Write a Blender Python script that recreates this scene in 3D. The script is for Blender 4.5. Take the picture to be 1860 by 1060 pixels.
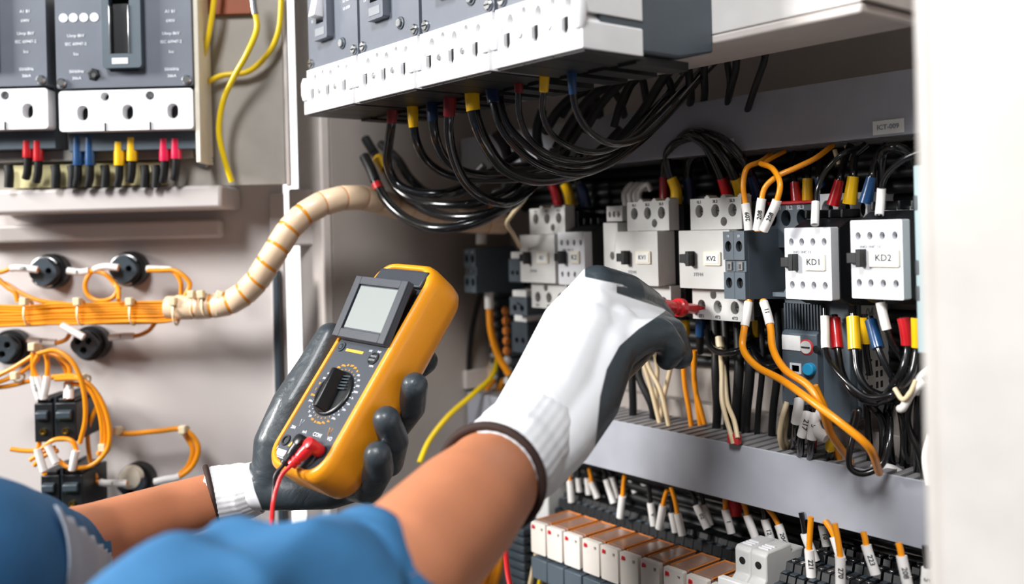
import bpy, bmesh, math, random
from math import radians, sin, cos, tan, atan, pi
from mathutils import Vector, Matrix, geometry
random.seed(7)
for o in list(bpy.data.objects): bpy.data.objects.remove(o)
SC = bpy.context.scene
COL = SC.collection

# ------------------------------------------------------------------ camera
F = 1700.0; TH = radians(50.7); RHO = 0.025; PPX, PPY = 930.0, 420.0
CAM = Vector((0, -.85, 0))
RV = Vector((cos(TH), sin(TH), 0)); FV = Vector((-sin(TH), cos(TH), 0)); UV = Vector((0, 0, 1))
cd = bpy.data.cameras.new('camera'); cam = bpy.data.objects.new('camera', cd); COL.objects.link(cam)
cx = RV*cos(RHO) - UV*sin(RHO); cy = RV*sin(RHO) + UV*cos(RHO)
m = Matrix((cx, cy, -FV)).transposed().to_4x4(); m.translation = CAM
cam.matrix_world = m
cd.sensor_width = 36; cd.lens = 36*F/1860; cd.shift_y = -(530-PPY)/1860; cd.clip_start = .02
cd.dof.use_dof = True; cd.dof.focus_distance = .87; cd.dof.aperture_fstop = 3.0
SC.camera = cam
SC.view_settings.view_transform = 'Standard'; SC.view_settings.look = 'None'
SC.view_settings.gamma = 1; SC.view_settings.use_curve_mapping = False
SC.view_settings.exposure = 0.5

# ------------------------------------------------------------------ world and lights
w = bpy.data.worlds.new('world'); SC.world = w; w.use_nodes = True
bg = w.node_tree.nodes['Background']; bg.inputs[0].default_value = (.92, .96, 1, 1); bg.inputs[1].default_value = .06
def area(name, loc, target, size, power, color=(1, 1, 1), sy=None):
    l = bpy.data.lights.new(name, 'AREA'); l.energy = power; l.color = color; l.size = size
    if sy: l.shape = 'RECTANGLE'; l.size_y = sy
    o = bpy.data.objects.new(name, l); COL.objects.link(o); o.location = loc
    o.rotation_euler = (Vector(target)-Vector(loc)).to_track_quat('-Z', 'Y').to_euler(); return o
LIGHTS = [area('left_key_area', (-1.6, -2.2, .74), (-.65, -.2, -.02), .55, 50, (1, .985, .96)),  # unseen area lamp, set low to light the contactors and leave the duct dark
          area('high_key_area', (.2, -1.9, 1.6), (-.6, -.1, -.1), .6, 42, (.97, .985, 1))]  # second unseen area lamp, added to brighten the right side and lower parts

def ray(px, py):
    u, v = px-PPX, py-PPY
    return FV + RV*((u*cos(RHO)-v*sin(RHO))/F) - UV*((u*sin(RHO)+v*cos(RHO))/F)
def D(px, py, z): return CAM + ray(px, py)*z                 # point at a distance along the view axis
def B(px, py, p):                                            # point on the plane p metres before the camera, parallel to the back plate
    r = ray(px, py); return CAM + r*(p/r.y)
def zof(P): return (P-CAM).dot(FV)

# ------------------------------------------------------------------ materials
def srgb(c):
    if isinstance(c, str): c = tuple(int(c[i:i+2], 16)/255 for i in (0, 2, 4))
    return tuple(((x+.055)/1.055)**2.4 if x > .04045 else x/12.92 for x in c)+(1,)
MATS = {}
def mat(name, c, rough=.5, metal=0, var=.06, scale=30, bump=0, coat=0, spec=.5, trans=0, alpha=1, sss=0, bscale=None, stretch=None):
    if name in MATS: return MATS[name]
    M = bpy.data.materials.new(name); M.use_nodes = True; nt = M.node_tree; N = nt.nodes; b = N['Principled BSDF']
    c = srgb(c)
    tc = N.new('ShaderNodeTexCoord'); mp = N.new('ShaderNodeMapping'); nt.links.new(tc.outputs['Object'], mp.inputs[0])
    if stretch: mp.inputs['Scale'].default_value = stretch
    nz = N.new('ShaderNodeTexNoise'); nz.inputs['Scale'].default_value = scale; nz.inputs['Detail'].default_value = 4
    nt.links.new(mp.outputs[0], nz.inputs['Vector'])
    rp = N.new('ShaderNodeValToRGB'); nt.links.new(nz.outputs['Fac'], rp.inputs[0])
    rp.color_ramp.elements[0].position = .3; rp.color_ramp.elements[1].position = .7
    rp.color_ramp.elements[0].color = tuple(x*(1-var) for x in c[:3])+(1,)
    rp.color_ramp.elements[1].color = tuple(min(1, x*(1+var)) for x in c[:3])+(1,)
    nt.links.new(rp.outputs[0], b.inputs['Base Color'])
    b.inputs['Roughness'].default_value = rough; b.inputs['Metallic'].default_value = metal
    b.inputs['Coat Weight'].default_value = coat; b.inputs['Specular IOR Level'].default_value = spec
    b.inputs['Transmission Weight'].default_value = trans; b.inputs['Alpha'].default_value = alpha
    if sss: b.inputs['Subsurface Weight'].default_value = sss; b.inputs['Subsurface Radius'].default_value = (.01, .004, .002); b.inputs['Subsurface Scale'].default_value = .5
    if bump:
        n2 = N.new('ShaderNodeTexNoise'); n2.inputs['Scale'].default_value = bscale or scale*6; nt.links.new(mp.outputs[0], n2.inputs['Vector'])
        bp = N.new('ShaderNodeBump'); bp.inputs['Strength'].default_value = bump; bp.inputs['Distance'].default_value = .001
        nt.links.new(n2.outputs['Fac'], bp.inputs['Height']); nt.links.new(bp.outputs[0], b.inputs['Normal'])
    MATS[name] = M; return M
def rib_bump(M, freq, axis, strength, dist=.0006):           # knit ribs of a cuff
    nt = M.node_tree; N = nt.nodes; b = N['Principled BSDF']
    tc = N.new('ShaderNodeTexCoord'); wv = N.new('ShaderNodeTexWave'); wv.bands_direction = axis; wv.inputs['Scale'].default_value = freq
    wv.inputs['Distortion'].default_value = .6; wv.inputs['Detail'].default_value = 1
    nt.links.new(tc.outputs['Object'], wv.inputs['Vector'])
    bp = N.new('ShaderNodeBump'); bp.inputs['Strength'].default_value = strength; bp.inputs['Distance'].default_value = dist
    nt.links.new(wv.outputs['Fac'], bp.inputs['Height']); nt.links.new(bp.outputs[0], b.inputs['Normal'])
mat('enamel', 'cfc6c0', .45, bump=.08); mat('frame_cream', 'c6c1bc', .45, bump=.05); mat('enamel_light', 'dedad6', .4, bump=.05); mat('enamel_back', 'a39a94', .5, var=.1, scale=6)
mat('enamel_door', 'cbc3c0', .5, var=.03, scale=5); mat('duct', 'a9abb3', .42, bump=.04); mat('duct_top', '8f8d8e', .5)
mat('cont_grey', 'd6d5d2', .4, bump=.05); mat('cont_white', 'e4e5e9', .4, bump=.05); mat('black_pl', '15171a', .42); mat('hole', '070708', .8)
mat('dgrey', '56616a', .42, bump=.05); mat('dgrey2', '3a444c', .42, bump=.05); mat('mccb_grey', '6d727c', .38, bump=.04); mat('mccb_base', '4a545d', .45)
mat('white_pl', 'f2f1f3', .35); mat('label_card', 'f3ead6', .5); mat('label_white', 'f4f4f2', .5); mat('ink', '202428', .6); mat('ink_grey', '8f9398', .6)
mat('ink_lt', 'dfe2e8', .6)
mat('cable_black', '0d0f12', .22, coat=.5); mat('cable_matte', '111214', .5); mat('wire_orange', 'f2960e', .35, coat=.2); mat('wire_yellow', 'ecc815', .3, coat=.3)
mat('wire_cream', 'dcc6a0', .4); mat('wire_red', 'e11f24', .3, coat=.3); mat('marker', 'ece8e4', .45)
mat('sl_red', 'b8141f', .28, coat=.3); mat('sl_yellow', 'f3bd0a', .28, coat=.3); mat('sl_blue', '1d4775', .28, coat=.3)
mat('sl_dred', '7d0f1a', .3); mat('sl_navy', '16294a', .3); mat('pink', 'e2184a', .3, coat=.3); mat('steel', 'c9cacb', .25, 1); mat('brass', 'b89a55', .3, 1)
mat('teal', '9fb9bd', .4); mat('beige_relay', 'efe6dc', .4); mat('relay_smoke', 'a3806f', .25, coat=.3); mat('red_pl', 'cf1a22', .35, coat=.2)
mat('wrap', 'efd0ae', .4, coat=.15, bump=.05); mat('tie', 'ead9b4', .4); mat('pale_yellow', 'd9cf9a', .5); mat('fog', 'a29c94', .35)
mat('meter_orange', 'ffa31c', .36, coat=.12, bump=.12, bscale=900, var=.02); mat('meter_dark', '3b3f47', .42, bump=.1, bscale=900)
mat('meter_face', '3e434c', .5); mat('lcd', '8d9391', .4, coat=.1, var=.01); mat('knob_black', '16181b', .32); mat('ink_orange', 'ffb43c', .5)
mat('glove_white', 'f0f1f4', .8, var=.02, bump=.25, bscale=1500); mat('glove_grey', '3c474d', .36, var=.08, scale=60, bump=.22, bscale=700, coat=.15)
mat('skin', 'cd8560', .5, var=.05, scale=25, bump=.12, bscale=400, sss=.12); mat('cuff_brown', '35211b', .75, bump=.3)
mat('cloth_blue', '35709f', .85, var=.08, scale=40, bump=.2, bscale=1200); mat('cloth_grey', 'b3bcc9', .7, bump=.2)
mat('red_lead', 'e3262c', .35, coat=.25); mat('green', '1c7a45', .4); mat('blue_btn', '2e9fd0', .35); mat('orange_pl', 'e0873a', .4); mat('clear_red', 'c8363a', .3); mat('rust', '9c5538', .6)
MATS['glow'] = None

# ------------------------------------------------------------------ mesh building
class MB:
    def __init__(s): s.bm = bmesh.new(); s.mats = []
    def mi(s, m):
        if m not in s.mats: s.mats.append(m)
        return s.mats.index(m)
    def box(s, x0, x1, y0, y1, z0, z1, m='enamel', taper=None):
        k = s.mi(m); V = [s.bm.verts.new((x, y, z)) for x in (x0, x1) for y in (y0, y1) for z in (z0, z1)]
        for f in ((0, 1, 3, 2), (4, 6, 7, 5), (0, 4, 5, 1), (2, 3, 7, 6), (0, 2, 6, 4), (1, 5, 7, 3)):
            g = s.bm.faces.new([V[i] for i in f]); g.material_index = k
        return s
    def hexa(s, pts, m):                                      # eight corners, bottom loop then top loop
        k = s.mi(m); V = [s.bm.verts.new(p) for p in pts]
        for f in ((3, 2, 1, 0), (4, 5, 6, 7), (0, 1, 5, 4), (1, 2, 6, 5), (2, 3, 7, 6), (3, 0, 4, 7)):
            s.bm.faces.new([V[i] for i in f]).material_index = k
        return s
    def prism(s, pts, a, b, m, ax='y'):                       # 2D outline extruded between a and b along an axis
        k = s.mi(m)
        def q(p, t): return {'y': (p[0], t, p[1]), 'x': (t, p[0], p[1]), 'z': (p[0], p[1], t)}[ax]
        A = [s.bm.verts.new(q(p, a)) for p in pts]; C = [s.bm.verts.new(q(p, b)) for p in pts]; n = len(pts)
        s.bm.faces.new(A).material_index = k; s.bm.faces.new(C[::-1]).material_index = k
        for i in range(n): s.bm.faces.new((A[i], C[i], C[(i+1) % n], A[(i+1) % n])).material_index = k
        return s
    def plate(s, pts, holes, y0, depth, m, hd=.012, hm='hole', wall=None):   # front face at y0, body back to y0+depth, holes sunk hd deep
        k = s.mi(m); kh = s.mi(hm); kw = s.mi(wall or m)
        loops = [pts]+holes; flat = [p for l in loops for p in l]
        tris = geometry.tessellate_polygon([[Vector((p[0], p[1], 0)) for p in l] for l in loops])
        V = [s.bm.verts.new((p[0], y0, p[1])) for p in flat]
        for t in tris:
            try: s.bm.faces.new([V[i] for i in t]).material_index = k
            except ValueError: pass
        n = len(pts); Bk = [s.bm.verts.new((p[0], y0+depth, p[1])) for p in pts]
        for i in range(n): s.bm.faces.new((V[i], V[(i+1) % n], Bk[(i+1) % n], Bk[i])).material_index = k
        s.bm.faces.new(Bk[::-1]).material_index = k
        o = n
        for h in holes:
            q = len(h); W = [s.bm.verts.new((p[0], y0+hd, p[1])) for p in h]
            for i in range(q): s.bm.faces.new((V[o+i], V[o+(i+1) % q], W[(i+1) % q], W[i])).material_index = kw
            s.bm.faces.new(W).material_index = kh; o += q
        return s
    def cyl(s, c, axis, r, h, m, r2=None, n=20):              # from c along axis for h
        k = s.mi(m); axis = Vector(axis).normalized(); c = Vector(c); q = axis.orthogonal().normalized(); p = axis.cross(q)
        r2 = r if r2 is None else r2
        A = [s.bm.verts.new(c+(q*cos(2*pi*i/n)+p*sin(2*pi*i/n))*r) for i in range(n)]
        C = [s.bm.verts.new(c+axis*h+(q*cos(2*pi*i/n)+p*sin(2*pi*i/n))*r2) for i in range(n)]
        s.bm.faces.new(A[::-1]).material_index = k; s.bm.faces.new(C).material_index = k
        for i in range(n): s.bm.faces.new((A[i], A[(i+1) % n], C[(i+1) % n], C[i])).material_index = k
        return s
    def lathe(s, c, axis, prof, m, n=24):                     # prof: list of (distance along axis, radius[, material])
        k = s.mi(m); axis = Vector(axis).normalized(); c = Vector(c); q = axis.orthogonal().normalized(); p = axis.cross(q); last = None
        for t in prof:
            R = [s.bm.verts.new(c+axis*t[0]+(q*cos(2*pi*i/n)+p*sin(2*pi*i/n))*max(t[1], 1e-5)) for i in range(n)]
            if last:
                kk = s.mi(t[2]) if len(t) > 2 else k
                for i in range(n): s.bm.faces.new((last[i], last[(i+1) % n], R[(i+1) % n], R[i])).material_index = kk
            else: s.bm.faces.new(R[::-1]).material_index = k
            last = R
        s.bm.faces.new(last).material_index = s.mi(prof[-1][2]) if len(prof[-1]) > 2 else k
        return s
    def tube(s, pts, r, m, n=10, closed=False, flat=1.0):
        k = s.mi(m); pts = [Vector(p) for p in pts]; N = len(pts); up = None; rings = []
        for i, p in enumerate(pts):
            if closed: t = (pts[(i+1) % N]-pts[i-1]).normalized()
            else: t = (pts[min(i+1, N-1)]-pts[max(i-1, 0)]).normalized()
            if up is None: up = t.orthogonal().normalized()
            up = (up-t*up.dot(t)).normalized(); sd = t.cross(up); rr = r[i] if isinstance(r, (list, tuple)) else r
            rings.append([s.bm.verts.new(p+(up*cos(2*pi*j/n)*flat+sd*sin(2*pi*j/n))*rr) for j in range(n)])
        for i in range(N if closed else N-1):
            A, C = rings[i], rings[(i+1) % N]
            for j in range(n): s.bm.faces.new((A[j], A[(j+1) % n], C[(j+1) % n], C[j])).material_index = k
        if not closed:
            s.bm.faces.new(rings[0][::-1]).material_index = k; s.bm.faces.new(rings[-1]).material_index = k
        return s
    def text(s, txt, loc, size, m, rot=0, align='CENTER', basis=None, ext=.00015):
        me = text_mesh(txt, size, align, ext); k = s.mi(m); bb = bmesh.new(); bb.from_mesh(me)
        # default: letters stand in the x-z plane and face -y
        M = (basis or Matrix(((1, 0, 0), (0, 0, -1), (0, 1, 0)))).to_4x4()
        M = Matrix.Translation(loc) @ M @ Matrix.Rotation(rot, 4, 'Z')
        vm = {v.index: s.bm.verts.new(M @ v.co) for v in bb.verts}
        for f in bb.faces:
            try: s.bm.faces.new([vm[v.index] for v in f.verts]).material_index = k
            except ValueError: pass
        bb.free(); bpy.data.meshes.remove(me); return s
    def build(s, name, parent=None, loc=None, smooth=30, bevel=0, sub=0, rotz=0, matrix=None, weld=False):
        if weld: bmesh.ops.remove_doubles(s.bm, verts=s.bm.verts, dist=1e-6)
        bmesh.ops.recalc_face_normals(s.bm, faces=s.bm.faces)
        if smooth:
            for f in s.bm.faces: f.smooth = True
            a = radians(smooth)
            for e in s.bm.edges:
                if len(e.link_faces) == 2 and e.calc_face_angle(0) > a: e.smooth = False
        me = bpy.data.meshes.new(name); s.bm.to_mesh(me); s.bm.free()
        for n in s.mats: me.materials.append(MATS[n])
        o = bpy.data.objects.new(name, me); COL.objects.link(o)
        if parent: o.parent = parent
        if loc is not None: o.location = loc
        if rotz: o.rotation_euler.z = rotz
        if matrix is not None: o.matrix_world = matrix
        if bevel:
            b = o.modifiers.new('bevel', 'BEVEL'); b.width = bevel; b.segments = 2; b.limit_method = 'ANGLE'; b.angle_limit = radians(40); b.harden_normals = False
        if sub: q = o.modifiers.new('sub', 'SUBSURF'); q.levels = q.render_levels = sub
        return o
_tc = {}
def text_mesh(txt, size, align, ext):
    cu = bpy.data.curves.new('t', 'FONT'); cu.body = txt; cu.size = size; cu.align_x = align; cu.align_y = 'CENTER'; cu.extrude = ext; cu.resolution_u = 2; cu.offset = size*.014
    o = bpy.data.objects.new('t', cu); COL.objects.link(o); bpy.context.view_layer.update()
    me = bpy.data.meshes.new_from_object(o.evaluated_get(bpy.context.evaluated_depsgraph_get()))
    bpy.data.objects.remove(o); bpy.data.curves.remove(cu); return me
def thing(name, label, cat, loc=(0, 0, 0), rotz=0, group=None):
    o = bpy.data.objects.new(name, None); COL.objects.link(o); o.location = loc; o.rotation_euler.z = rotz; o.empty_display_size = .02
    return tag(o, label, cat, group)
def tag(o, label, cat, group=None):
    o['label'] = label; o['category'] = cat
    if group: o['group'] = group
    return o
def struct(o): o['kind'] = 'structure'; return o
def copy_tree(o, parent=None):
    c = o.copy(); COL.objects.link(c); c.parent = parent
    if parent: c.matrix_parent_inverse = o.matrix_parent_inverse.copy()
    for ch in list(o.children): copy_tree(ch, c)
    return c
def circ(x, z, r, rz=None, n=18):
    rz = rz or r; return [(x+r*cos(2*pi*i/n), z+rz*sin(2*pi*i/n)) for i in range(n)]
def slot(x, z, r, h, n=8):
    return [(x+r*cos(pi*i/n), z+h/2-r+r*sin(pi*i/n)) for i in range(n+1)]+[(x-r*cos(pi*i/n), z-h/2+r-r*sin(pi*i/n)) for i in range(n+1)]
def rect(x0, x1, z0, z1): return [(x0, z0), (x1, z0), (x1, z1), (x0, z1)]
def rrect(x0, x1, z0, z1, r, n=5):
    out = []
    for cxx, cz, a in ((x1-r, z0+r, -pi/2), (x1-r, z1-r, 0), (x0+r, z1-r, pi/2), (x0+r, z0+r, pi)):
        out += [(cxx+r*cos(a+pi/2*i/n), cz+r*sin(a+pi/2*i/n)) for i in range(n+1)]
    return out
def spline(P, n=10):                                           # smooth curve through the points
    P = [Vector(p) for p in P]; out = []
    if len(P) == 2: return [P[0].lerp(P[1], i/n) for i in range(n+1)]
    Q = [P[0]*2-P[1]]+P+[P[-1]*2-P[-2]]
    for i in range(1, len(Q)-2):
        a, b, c, d = Q[i-1:i+3]
        # centripetal Catmull-Rom
        t0 = 0; t1 = t0+max((b-a).length, 1e-6)**.5; t2 = t1+max((c-b).length, 1e-6)**.5; t3 = t2+max((d-c).length, 1e-6)**.5
        for j in range(n):
            t = t1+(t2-t1)*j/n
            A1 = a*((t1-t)/(t1-t0))+b*((t-t0)/(t1-t0)); A2 = b*((t2-t)/(t2-t1))+c*((t-t1)/(t2-t1)); A3 = c*((t3-t)/(t3-t2))+d*((t-t2)/(t3-t2))
            B1 = A1*((t2-t)/(t2-t0))+A2*((t-t0)/(t2-t0)); B2 = A2*((t3-t)/(t3-t1))+A3*((t-t1)/(t3-t1))
            out.append(B1*((t2-t)/(t2-t1))+B2*((t-t1)/(t2-t1)))
    out.append(P[-1]); return out
def bpts(L): return [B(*p) for p in L]
def dpts(L): return [D(*p) for p in L]
def cable(name, label, cat, pts, r, m, group=None, ends=(), n=10, parent=None, res=10, flat=1.0):
    """a wire as one mesh; ends = list of (part name, from m, to m, radius, material, text) measured along the curve (negative from the far end)"""
    P = spline(pts, res); o0 = P[0].copy(); Q = [p-o0 for p in P]
    mb = MB(); mb.tube(Q, r, m, n, flat=flat); o = mb.build(name, parent=parent, loc=o0 if not parent else o0, smooth=50)
    if not parent: tag(o, label, cat, group)
    L = [0]
    for i in range(1, len(Q)): L.append(L[-1]+(Q[i]-Q[i-1]).length)
    tot = L[-1]
    def at(s):
        s = max(0, min(tot, s))
        for i in range(1, len(L)):
            if s <= L[i]: return Q[i-1].lerp(Q[i], (s-L[i-1])/max(1e-9, L[i]-L[i-1]))
        return Q[-1]
    for e in ends:
        nm, a, b, rr, mm = e[:5]; txt = e[5] if len(e) > 5 else None
        if a < 0: a += tot
        if b <= 0: b += tot
        k = 8; pp = [at(a+(b-a)*i/k) for i in range(k+1)]
        r0, r1 = rr if isinstance(rr, tuple) else (rr, rr)
        q = MB(); q.tube(pp, [r0+(r1-r0)*i/k for i in range(k+1)], mm, 12)
        if txt:
            mid = (pp[4]); t = (pp[5]-pp[3]).normalized(); vw = (CAM-(mid+o0)).normalized(); nn = (vw-t*vw.dot(t)).normalized()
            xx = t; yy = nn.cross(xx); sz = rr*1.25 if not isinstance(rr, tuple) else r0*1.25
            q.text(txt, mid+nn*((rr if not isinstance(rr, tuple) else max(rr))+.0002), sz*1.1, 'ink', basis=Matrix((xx, yy, nn)).transposed())
        q.build(nm, parent=o, smooth=50)
    return o
# ------------------------------------------------------------------ cabinet shell
def sbox(name, x0, x1, y0, y1, z0, z1, m, bevel=.001):
    c = ((x0+x1)/2, (y0+y1)/2, (z0+z1)/2)
    return struct(MB().box(x0-c[0], x1-c[0], y0-c[1], y1-c[1], z0-c[2], z1-c[2], m).build(name, loc=c, bevel=bevel))
sbox('wall_back', -1.048, -.212, 0, .004, -.75, .62, 'enamel_back')
sbox('wall_left', -1.048, -1.044, -.285, 0, -.75, .62, 'enamel_back')
sbox('trim_1', -1.108, -1.043, -.299, -.285, -.75, .62, 'enamel', .003)
sbox('wall_right', -.212, -.208, -.40, .004, -.75, .62, 'enamel_back')
sbox('trim_2', -.2185, .04, -.42, -.401, -.75, .62, 'frame_cream', .006)
sbox('trim_3', -.2255, -.2190, -.412, -.385, -.75, .62, 'frame_cream', .002)
# rear rail across the back plate
sbox('trim_4', -1.043, -.214, -.02, -.001, -.235, -.20, 'enamel_back')
sbox('trim_6', -1.0438, -1.036, -.09, -.012, -.215, -.190, 'enamel')
# ------------------------------------------------------------------ the neighbouring open door and panel, turned towards the camera
def lf(px, py, z): return D(px, py, z)
def fbox(mb, x0, x1, y0, y1, z0, dz, m, o, zr):
    """box from a pixel rectangle at depth z0, going dz back; o/zr = origin and reference depth of the turned frame"""
    a = D(x0, y1, z0); b = D(x1, y0, z0)
    la = (a-o); lb = (b-o); xa, xb = la.dot(RV), lb.dot(RV); ya = la.dot(FV)
    return mb.box(xa, xb, ya, ya+dz, la.z, lb.z, m)
def fpanel(name, x0, x1, y0, y1, z0, dz, m, bevel=.001):
    o = D((x0+x1)/2, (y0+y1)/2, z0)
    w = (x1-x0)/2*z0/F; h = (y1-y0)/2*z0/F
    return MB().box(-w, w, 0, dz, -h, h, m).build(name, loc=o, rotz=TH, bevel=bevel)
struct(fpanel('wall_door', -60, 524, 335, 1200, 1.170, .004, 'enamel_door'))
struct(fpanel('wall_panel', -60, 512, -260, 342, 1.100, .003, 'fog'))
struct(fpanel('trim_7', 512, 521, -260, 338, 1.096, .006, 'enamel', .002))
struct(fpanel('trim_8', 498, 524, 350, 1200, 1.160, .009, 'enamel_door', .002))
struct(fpanel('trim_9', 524, 572, 342, 446, 1.176, .03, 'enamel_door', .003))
struct(fpanel('trim_10', 502, 514, 490, 1200, 1.145, .014, 'dgrey2', .002))
struct(fpanel('trim_11', -60, 402, 341, 384, 1.090, .078, 'enamel_door', .004))
struct(fpanel('trim_12', -60, 400, 404, 437, 1.150, .018, 'enamel_door', .004))
struct(fpanel('glow_backdrop_1', 380, 720, -260, 1200, 1.9, .01, 'white_pl', .0))  # added glowing pane that whitens the gap between door and post
M = bpy.data.materials.new('backdrop_glow'); M.use_nodes = True; nt = M.node_tree; e = nt.nodes.new('ShaderNodeEmission'); e.inputs[0].default_value = (1, 1, 1, 1); e.inputs[1].default_value = 1.6
nt.links.new(e.outputs[0], nt.nodes['Material Output'].inputs[0]); bpy.data.objects['glow_backdrop_1'].data.materials[0] = M
# ------------------------------------------------------------------ mounting plate for the breakers and the wiring ducts
t = thing('mounting_plate', 'cream sheet metal mounting plate with folded lower edge behind the tilted row of four breakers', 'mounting plate', (-.68, -.23, .3))
def q(x0, x1, y0, y1, z0, z1): return (x0+.68, x1+.68, y0+.23, y1+.23, z0-.3, z1-.3)
MB().box(*q(-.99, -.357, -.23, -.227, .158, .6), 'enamel_light').build('plate', t, bevel=.001)
MB().box(*q(-.99, -.357, -.2298, -.15, .150, .1578), 'enamel').build('lower_flange', t, bevel=.002)
MB().box(*q(-.3568, -.354, -.229, -.15, .159, .6), 'enamel').build('side_flange', t, bevel=.001)

def duct(name, label, x0, x1, yb, yf, z0, z1, slots_dn, label_tag=()):
    t = thing(name, label, 'cable duct', ((x0+x1)/2, yb, z0)); L = (x1-x0)/2; H = z1-z0; dpt = yf-yb
    MB().box(-L, L, dpt-.0025, dpt, 0, H, 'duct').build('front_cover', t, bevel=.0008)
    n = int((x1-x0)/.0125); tf = MB(); bf = MB()
    for i in range(n):
        x = -L+i*.0125+.002
        tf.box(x, x+.0078, dpt+.0005, -.004, H-.002, H, 'duct_top')
        tf.box(x, x+.0078, -.004, -.002, .002, H, 'duct_top')
        bf.box(x, x+.0078, dpt+.0005, -.004, 0, .002, 'duct_top')
    tf.build('upper_slotted_wall', t); bf.build('lower_slotted_wall', t)
    MB().box(-L, L, -.0018, 0, 0, H, 'duct_top').build('back', t)
    return t
XR = -.216
up = duct('cable_duct', 'grey slotted cable duct across the back above the contactors with white tag at right', -1.038, XR, -.0015, -.085, .0737, .1287, True)
lo = duct('cable_duct', 'light grey slotted cable duct below the contactors full of wires', -1.038, XR, -.0015, -.085, -.2767, -.2185, True)
a = B(1582, 245, .762); b = B(1646, 215, .762)
tg = MB().box(-.014, .014, -.0004, .0006, -.006, .006, 'label_white').text('ICT-009', (0, -.0006, 0), .006, 'ink_grey')
tag(tg.build('name_tag', loc=((a.x+b.x)/2, -.0882, (a.z+b.z)/2)), 'white stick-on tag on the front of the upper duct at the right', 'label')
a = B(1334, 262, .763)
tag(MB().box(-.012, .012, -.0003, .0005, -.006, .006, 'label_white').build('name_tag', loc=(a.x-.012, -.0882, a.z)), 'white stick-on tag half hidden behind the arch of black cables', 'label')

# ------------------------------------------------------------------ contactors
def face(x0, x1, y0, y1, p):                                  # pixel rectangle -> X0,X1,Z0,Z1 on the plane p
    ym = (y0+y1)/2; xm = (x0+x1)/2
    return B(x0, ym, p).x, B(x1, ym, p).x, B(xm, y1, p).z, B(xm, y0, p).z
def slider(t, x, z, y, s=1.0):
    m = MB().box(x-.007*s, x+.007*s, y-.006, y+.002, z-.0045*s, z+.0045*s, 'black_pl').box(x+.003*s, x+.008*s, y-.009, y+.001, z-.0075*s, z+.0075*s, 'black_pl')
    m.build('slider', t, bevel=.0006)
def card(t, x, z, y, w, h, txt, m='label_card', size=.0065):
    c = MB().plate(rrect(x-w/2, x+w/2, z-h/2, z+h/2, .001), [], y-.002, .0025, m).build('name_card', t)
    MB().box(x-w/2+.002, x+w/2-.002, y-.0025, y-.002, z-h/2+.002, z+h/2-.002, 'label_white').text(txt, (x, y-.0026, z), size, 'ink').build('caption', c)
def contactor(label, fx0, fx1, fy0, fy1, txt, p=.74, wide=1.0, model='3TF44', depth=.085):
    """power contactor: terminal blocks above and below a protruding cover"""
    X0, X1, Z0, Z1 = face(fx0, fx1, fy0, fy1, p); W = X1-X0; H = Z1-Z0; cxm = (X0+X1)/2; cz = (Z0+Z1)/2
    t = thing('contactor', label, 'contactor', (cxm, CAM.y+p+.02, cz-H), 0, 'pale grey power contactors on the middle rail')
    y = -.02; hh = H/2; o = H                                  # local z origin lowered by H
    bx0, bx1 = -W/2+.006, W/2+.006                             # terminal blocks sit a little right of the cover
    tb = H*.55
    MB().prism([(y+.028, o-hh-tb+.004), (y+.028, o+hh+tb-.004), (y+.028+depth, o+hh+tb-.012), (y+.028+depth, o-hh-tb+.012)], bx0-.001, bx1+.006, 'black_pl', 'x').build('base', t, bevel=.001)
    MB().plate(rrect(-W/2, W/2, o-hh, o+hh, .0012), [], y, .027, 'cont_grey').text(model, (-W*.12, y-.0003, o-hh*.52), .0048, 'ink_grey').build('front_cover', t, bevel=.0006)
    w = bx1-bx0
    for sgn, nm in ((1, ('1L1', '3L2', '5L3')), (-1, ('2T1', '4T2', '6T3'))):
        z0, z1 = (o+hh+.0004, o+hh+tb) if sgn > 0 else (o-hh-tb, o-hh-.0004)
        hz = z0+(z1-z0)*(.6 if sgn > 0 else .42); sz = z0+(z1-z0)*(.25 if sgn > 0 else .8)
        xs = [bx0+w*f for f in (.18, .5, .83)]
        m = MB().plate(rect(bx0, bx1, z0, z1), [circ(x, hz, .0052, .0066) for x in xs]+[circ(bx0+w*(.66 if sgn > 0 else .42), sz, .004, .0046)], y+.012, .016, 'cont_grey', hd=.010)
        for x, q_ in zip(xs, nm):
            m.text(q_, (x, y+.0117, z1-.0035 if sgn > 0 else z0+.003), .0042, 'ink')
        o2 = m.build('upper_terminal_block' if sgn > 0 else 'lower_terminal_block', t)
        for x in xs: MB().cyl((x, y+.0215, hz), (0, -1, 0), .0042, .002, 'steel').box(x-.003, x+.003, y+.0188, y+.0196, hz-.0005, hz+.0005, 'hole').build('terminal_screw', o2)
        if sgn > 0:
            r = MB()
            for f in (.34, .66, .98): r.box(bx0+w*f-.003, bx0+w*f+.003, y+.012, y+.026, z1, z1+.0018, 'cont_grey').box(bx0+w*f-.0012, bx0+w*f+.0012, y+.012, y+.026, z1+.0018, z1+.003, 'cont_grey')
            r.build('top_ribs', o2)
    slider(t, -W/2+.012, o+.001, y); card(t, W*.17, o+.001, y, .021, .0135, txt)
    return t, (X0, X1, Z0, Z1)
KM1, fKM1 = contactor('leftmost pale grey power contactor, blurred, with blank yellow-edged card, left of the gloved hand', 945, 1008, 426, 513, 'K1', .742)
KV1, fKV1 = contactor('pale grey power contactor carrying the card KV1, just above the gloved hand', 1120, 1195, 420, 518, 'KV1')
KV2, fKV2 = contactor('pale grey power contactor carrying the card KV2, touched by the red probe', 1234, 1326, 418, 524, 'KV2')
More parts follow.
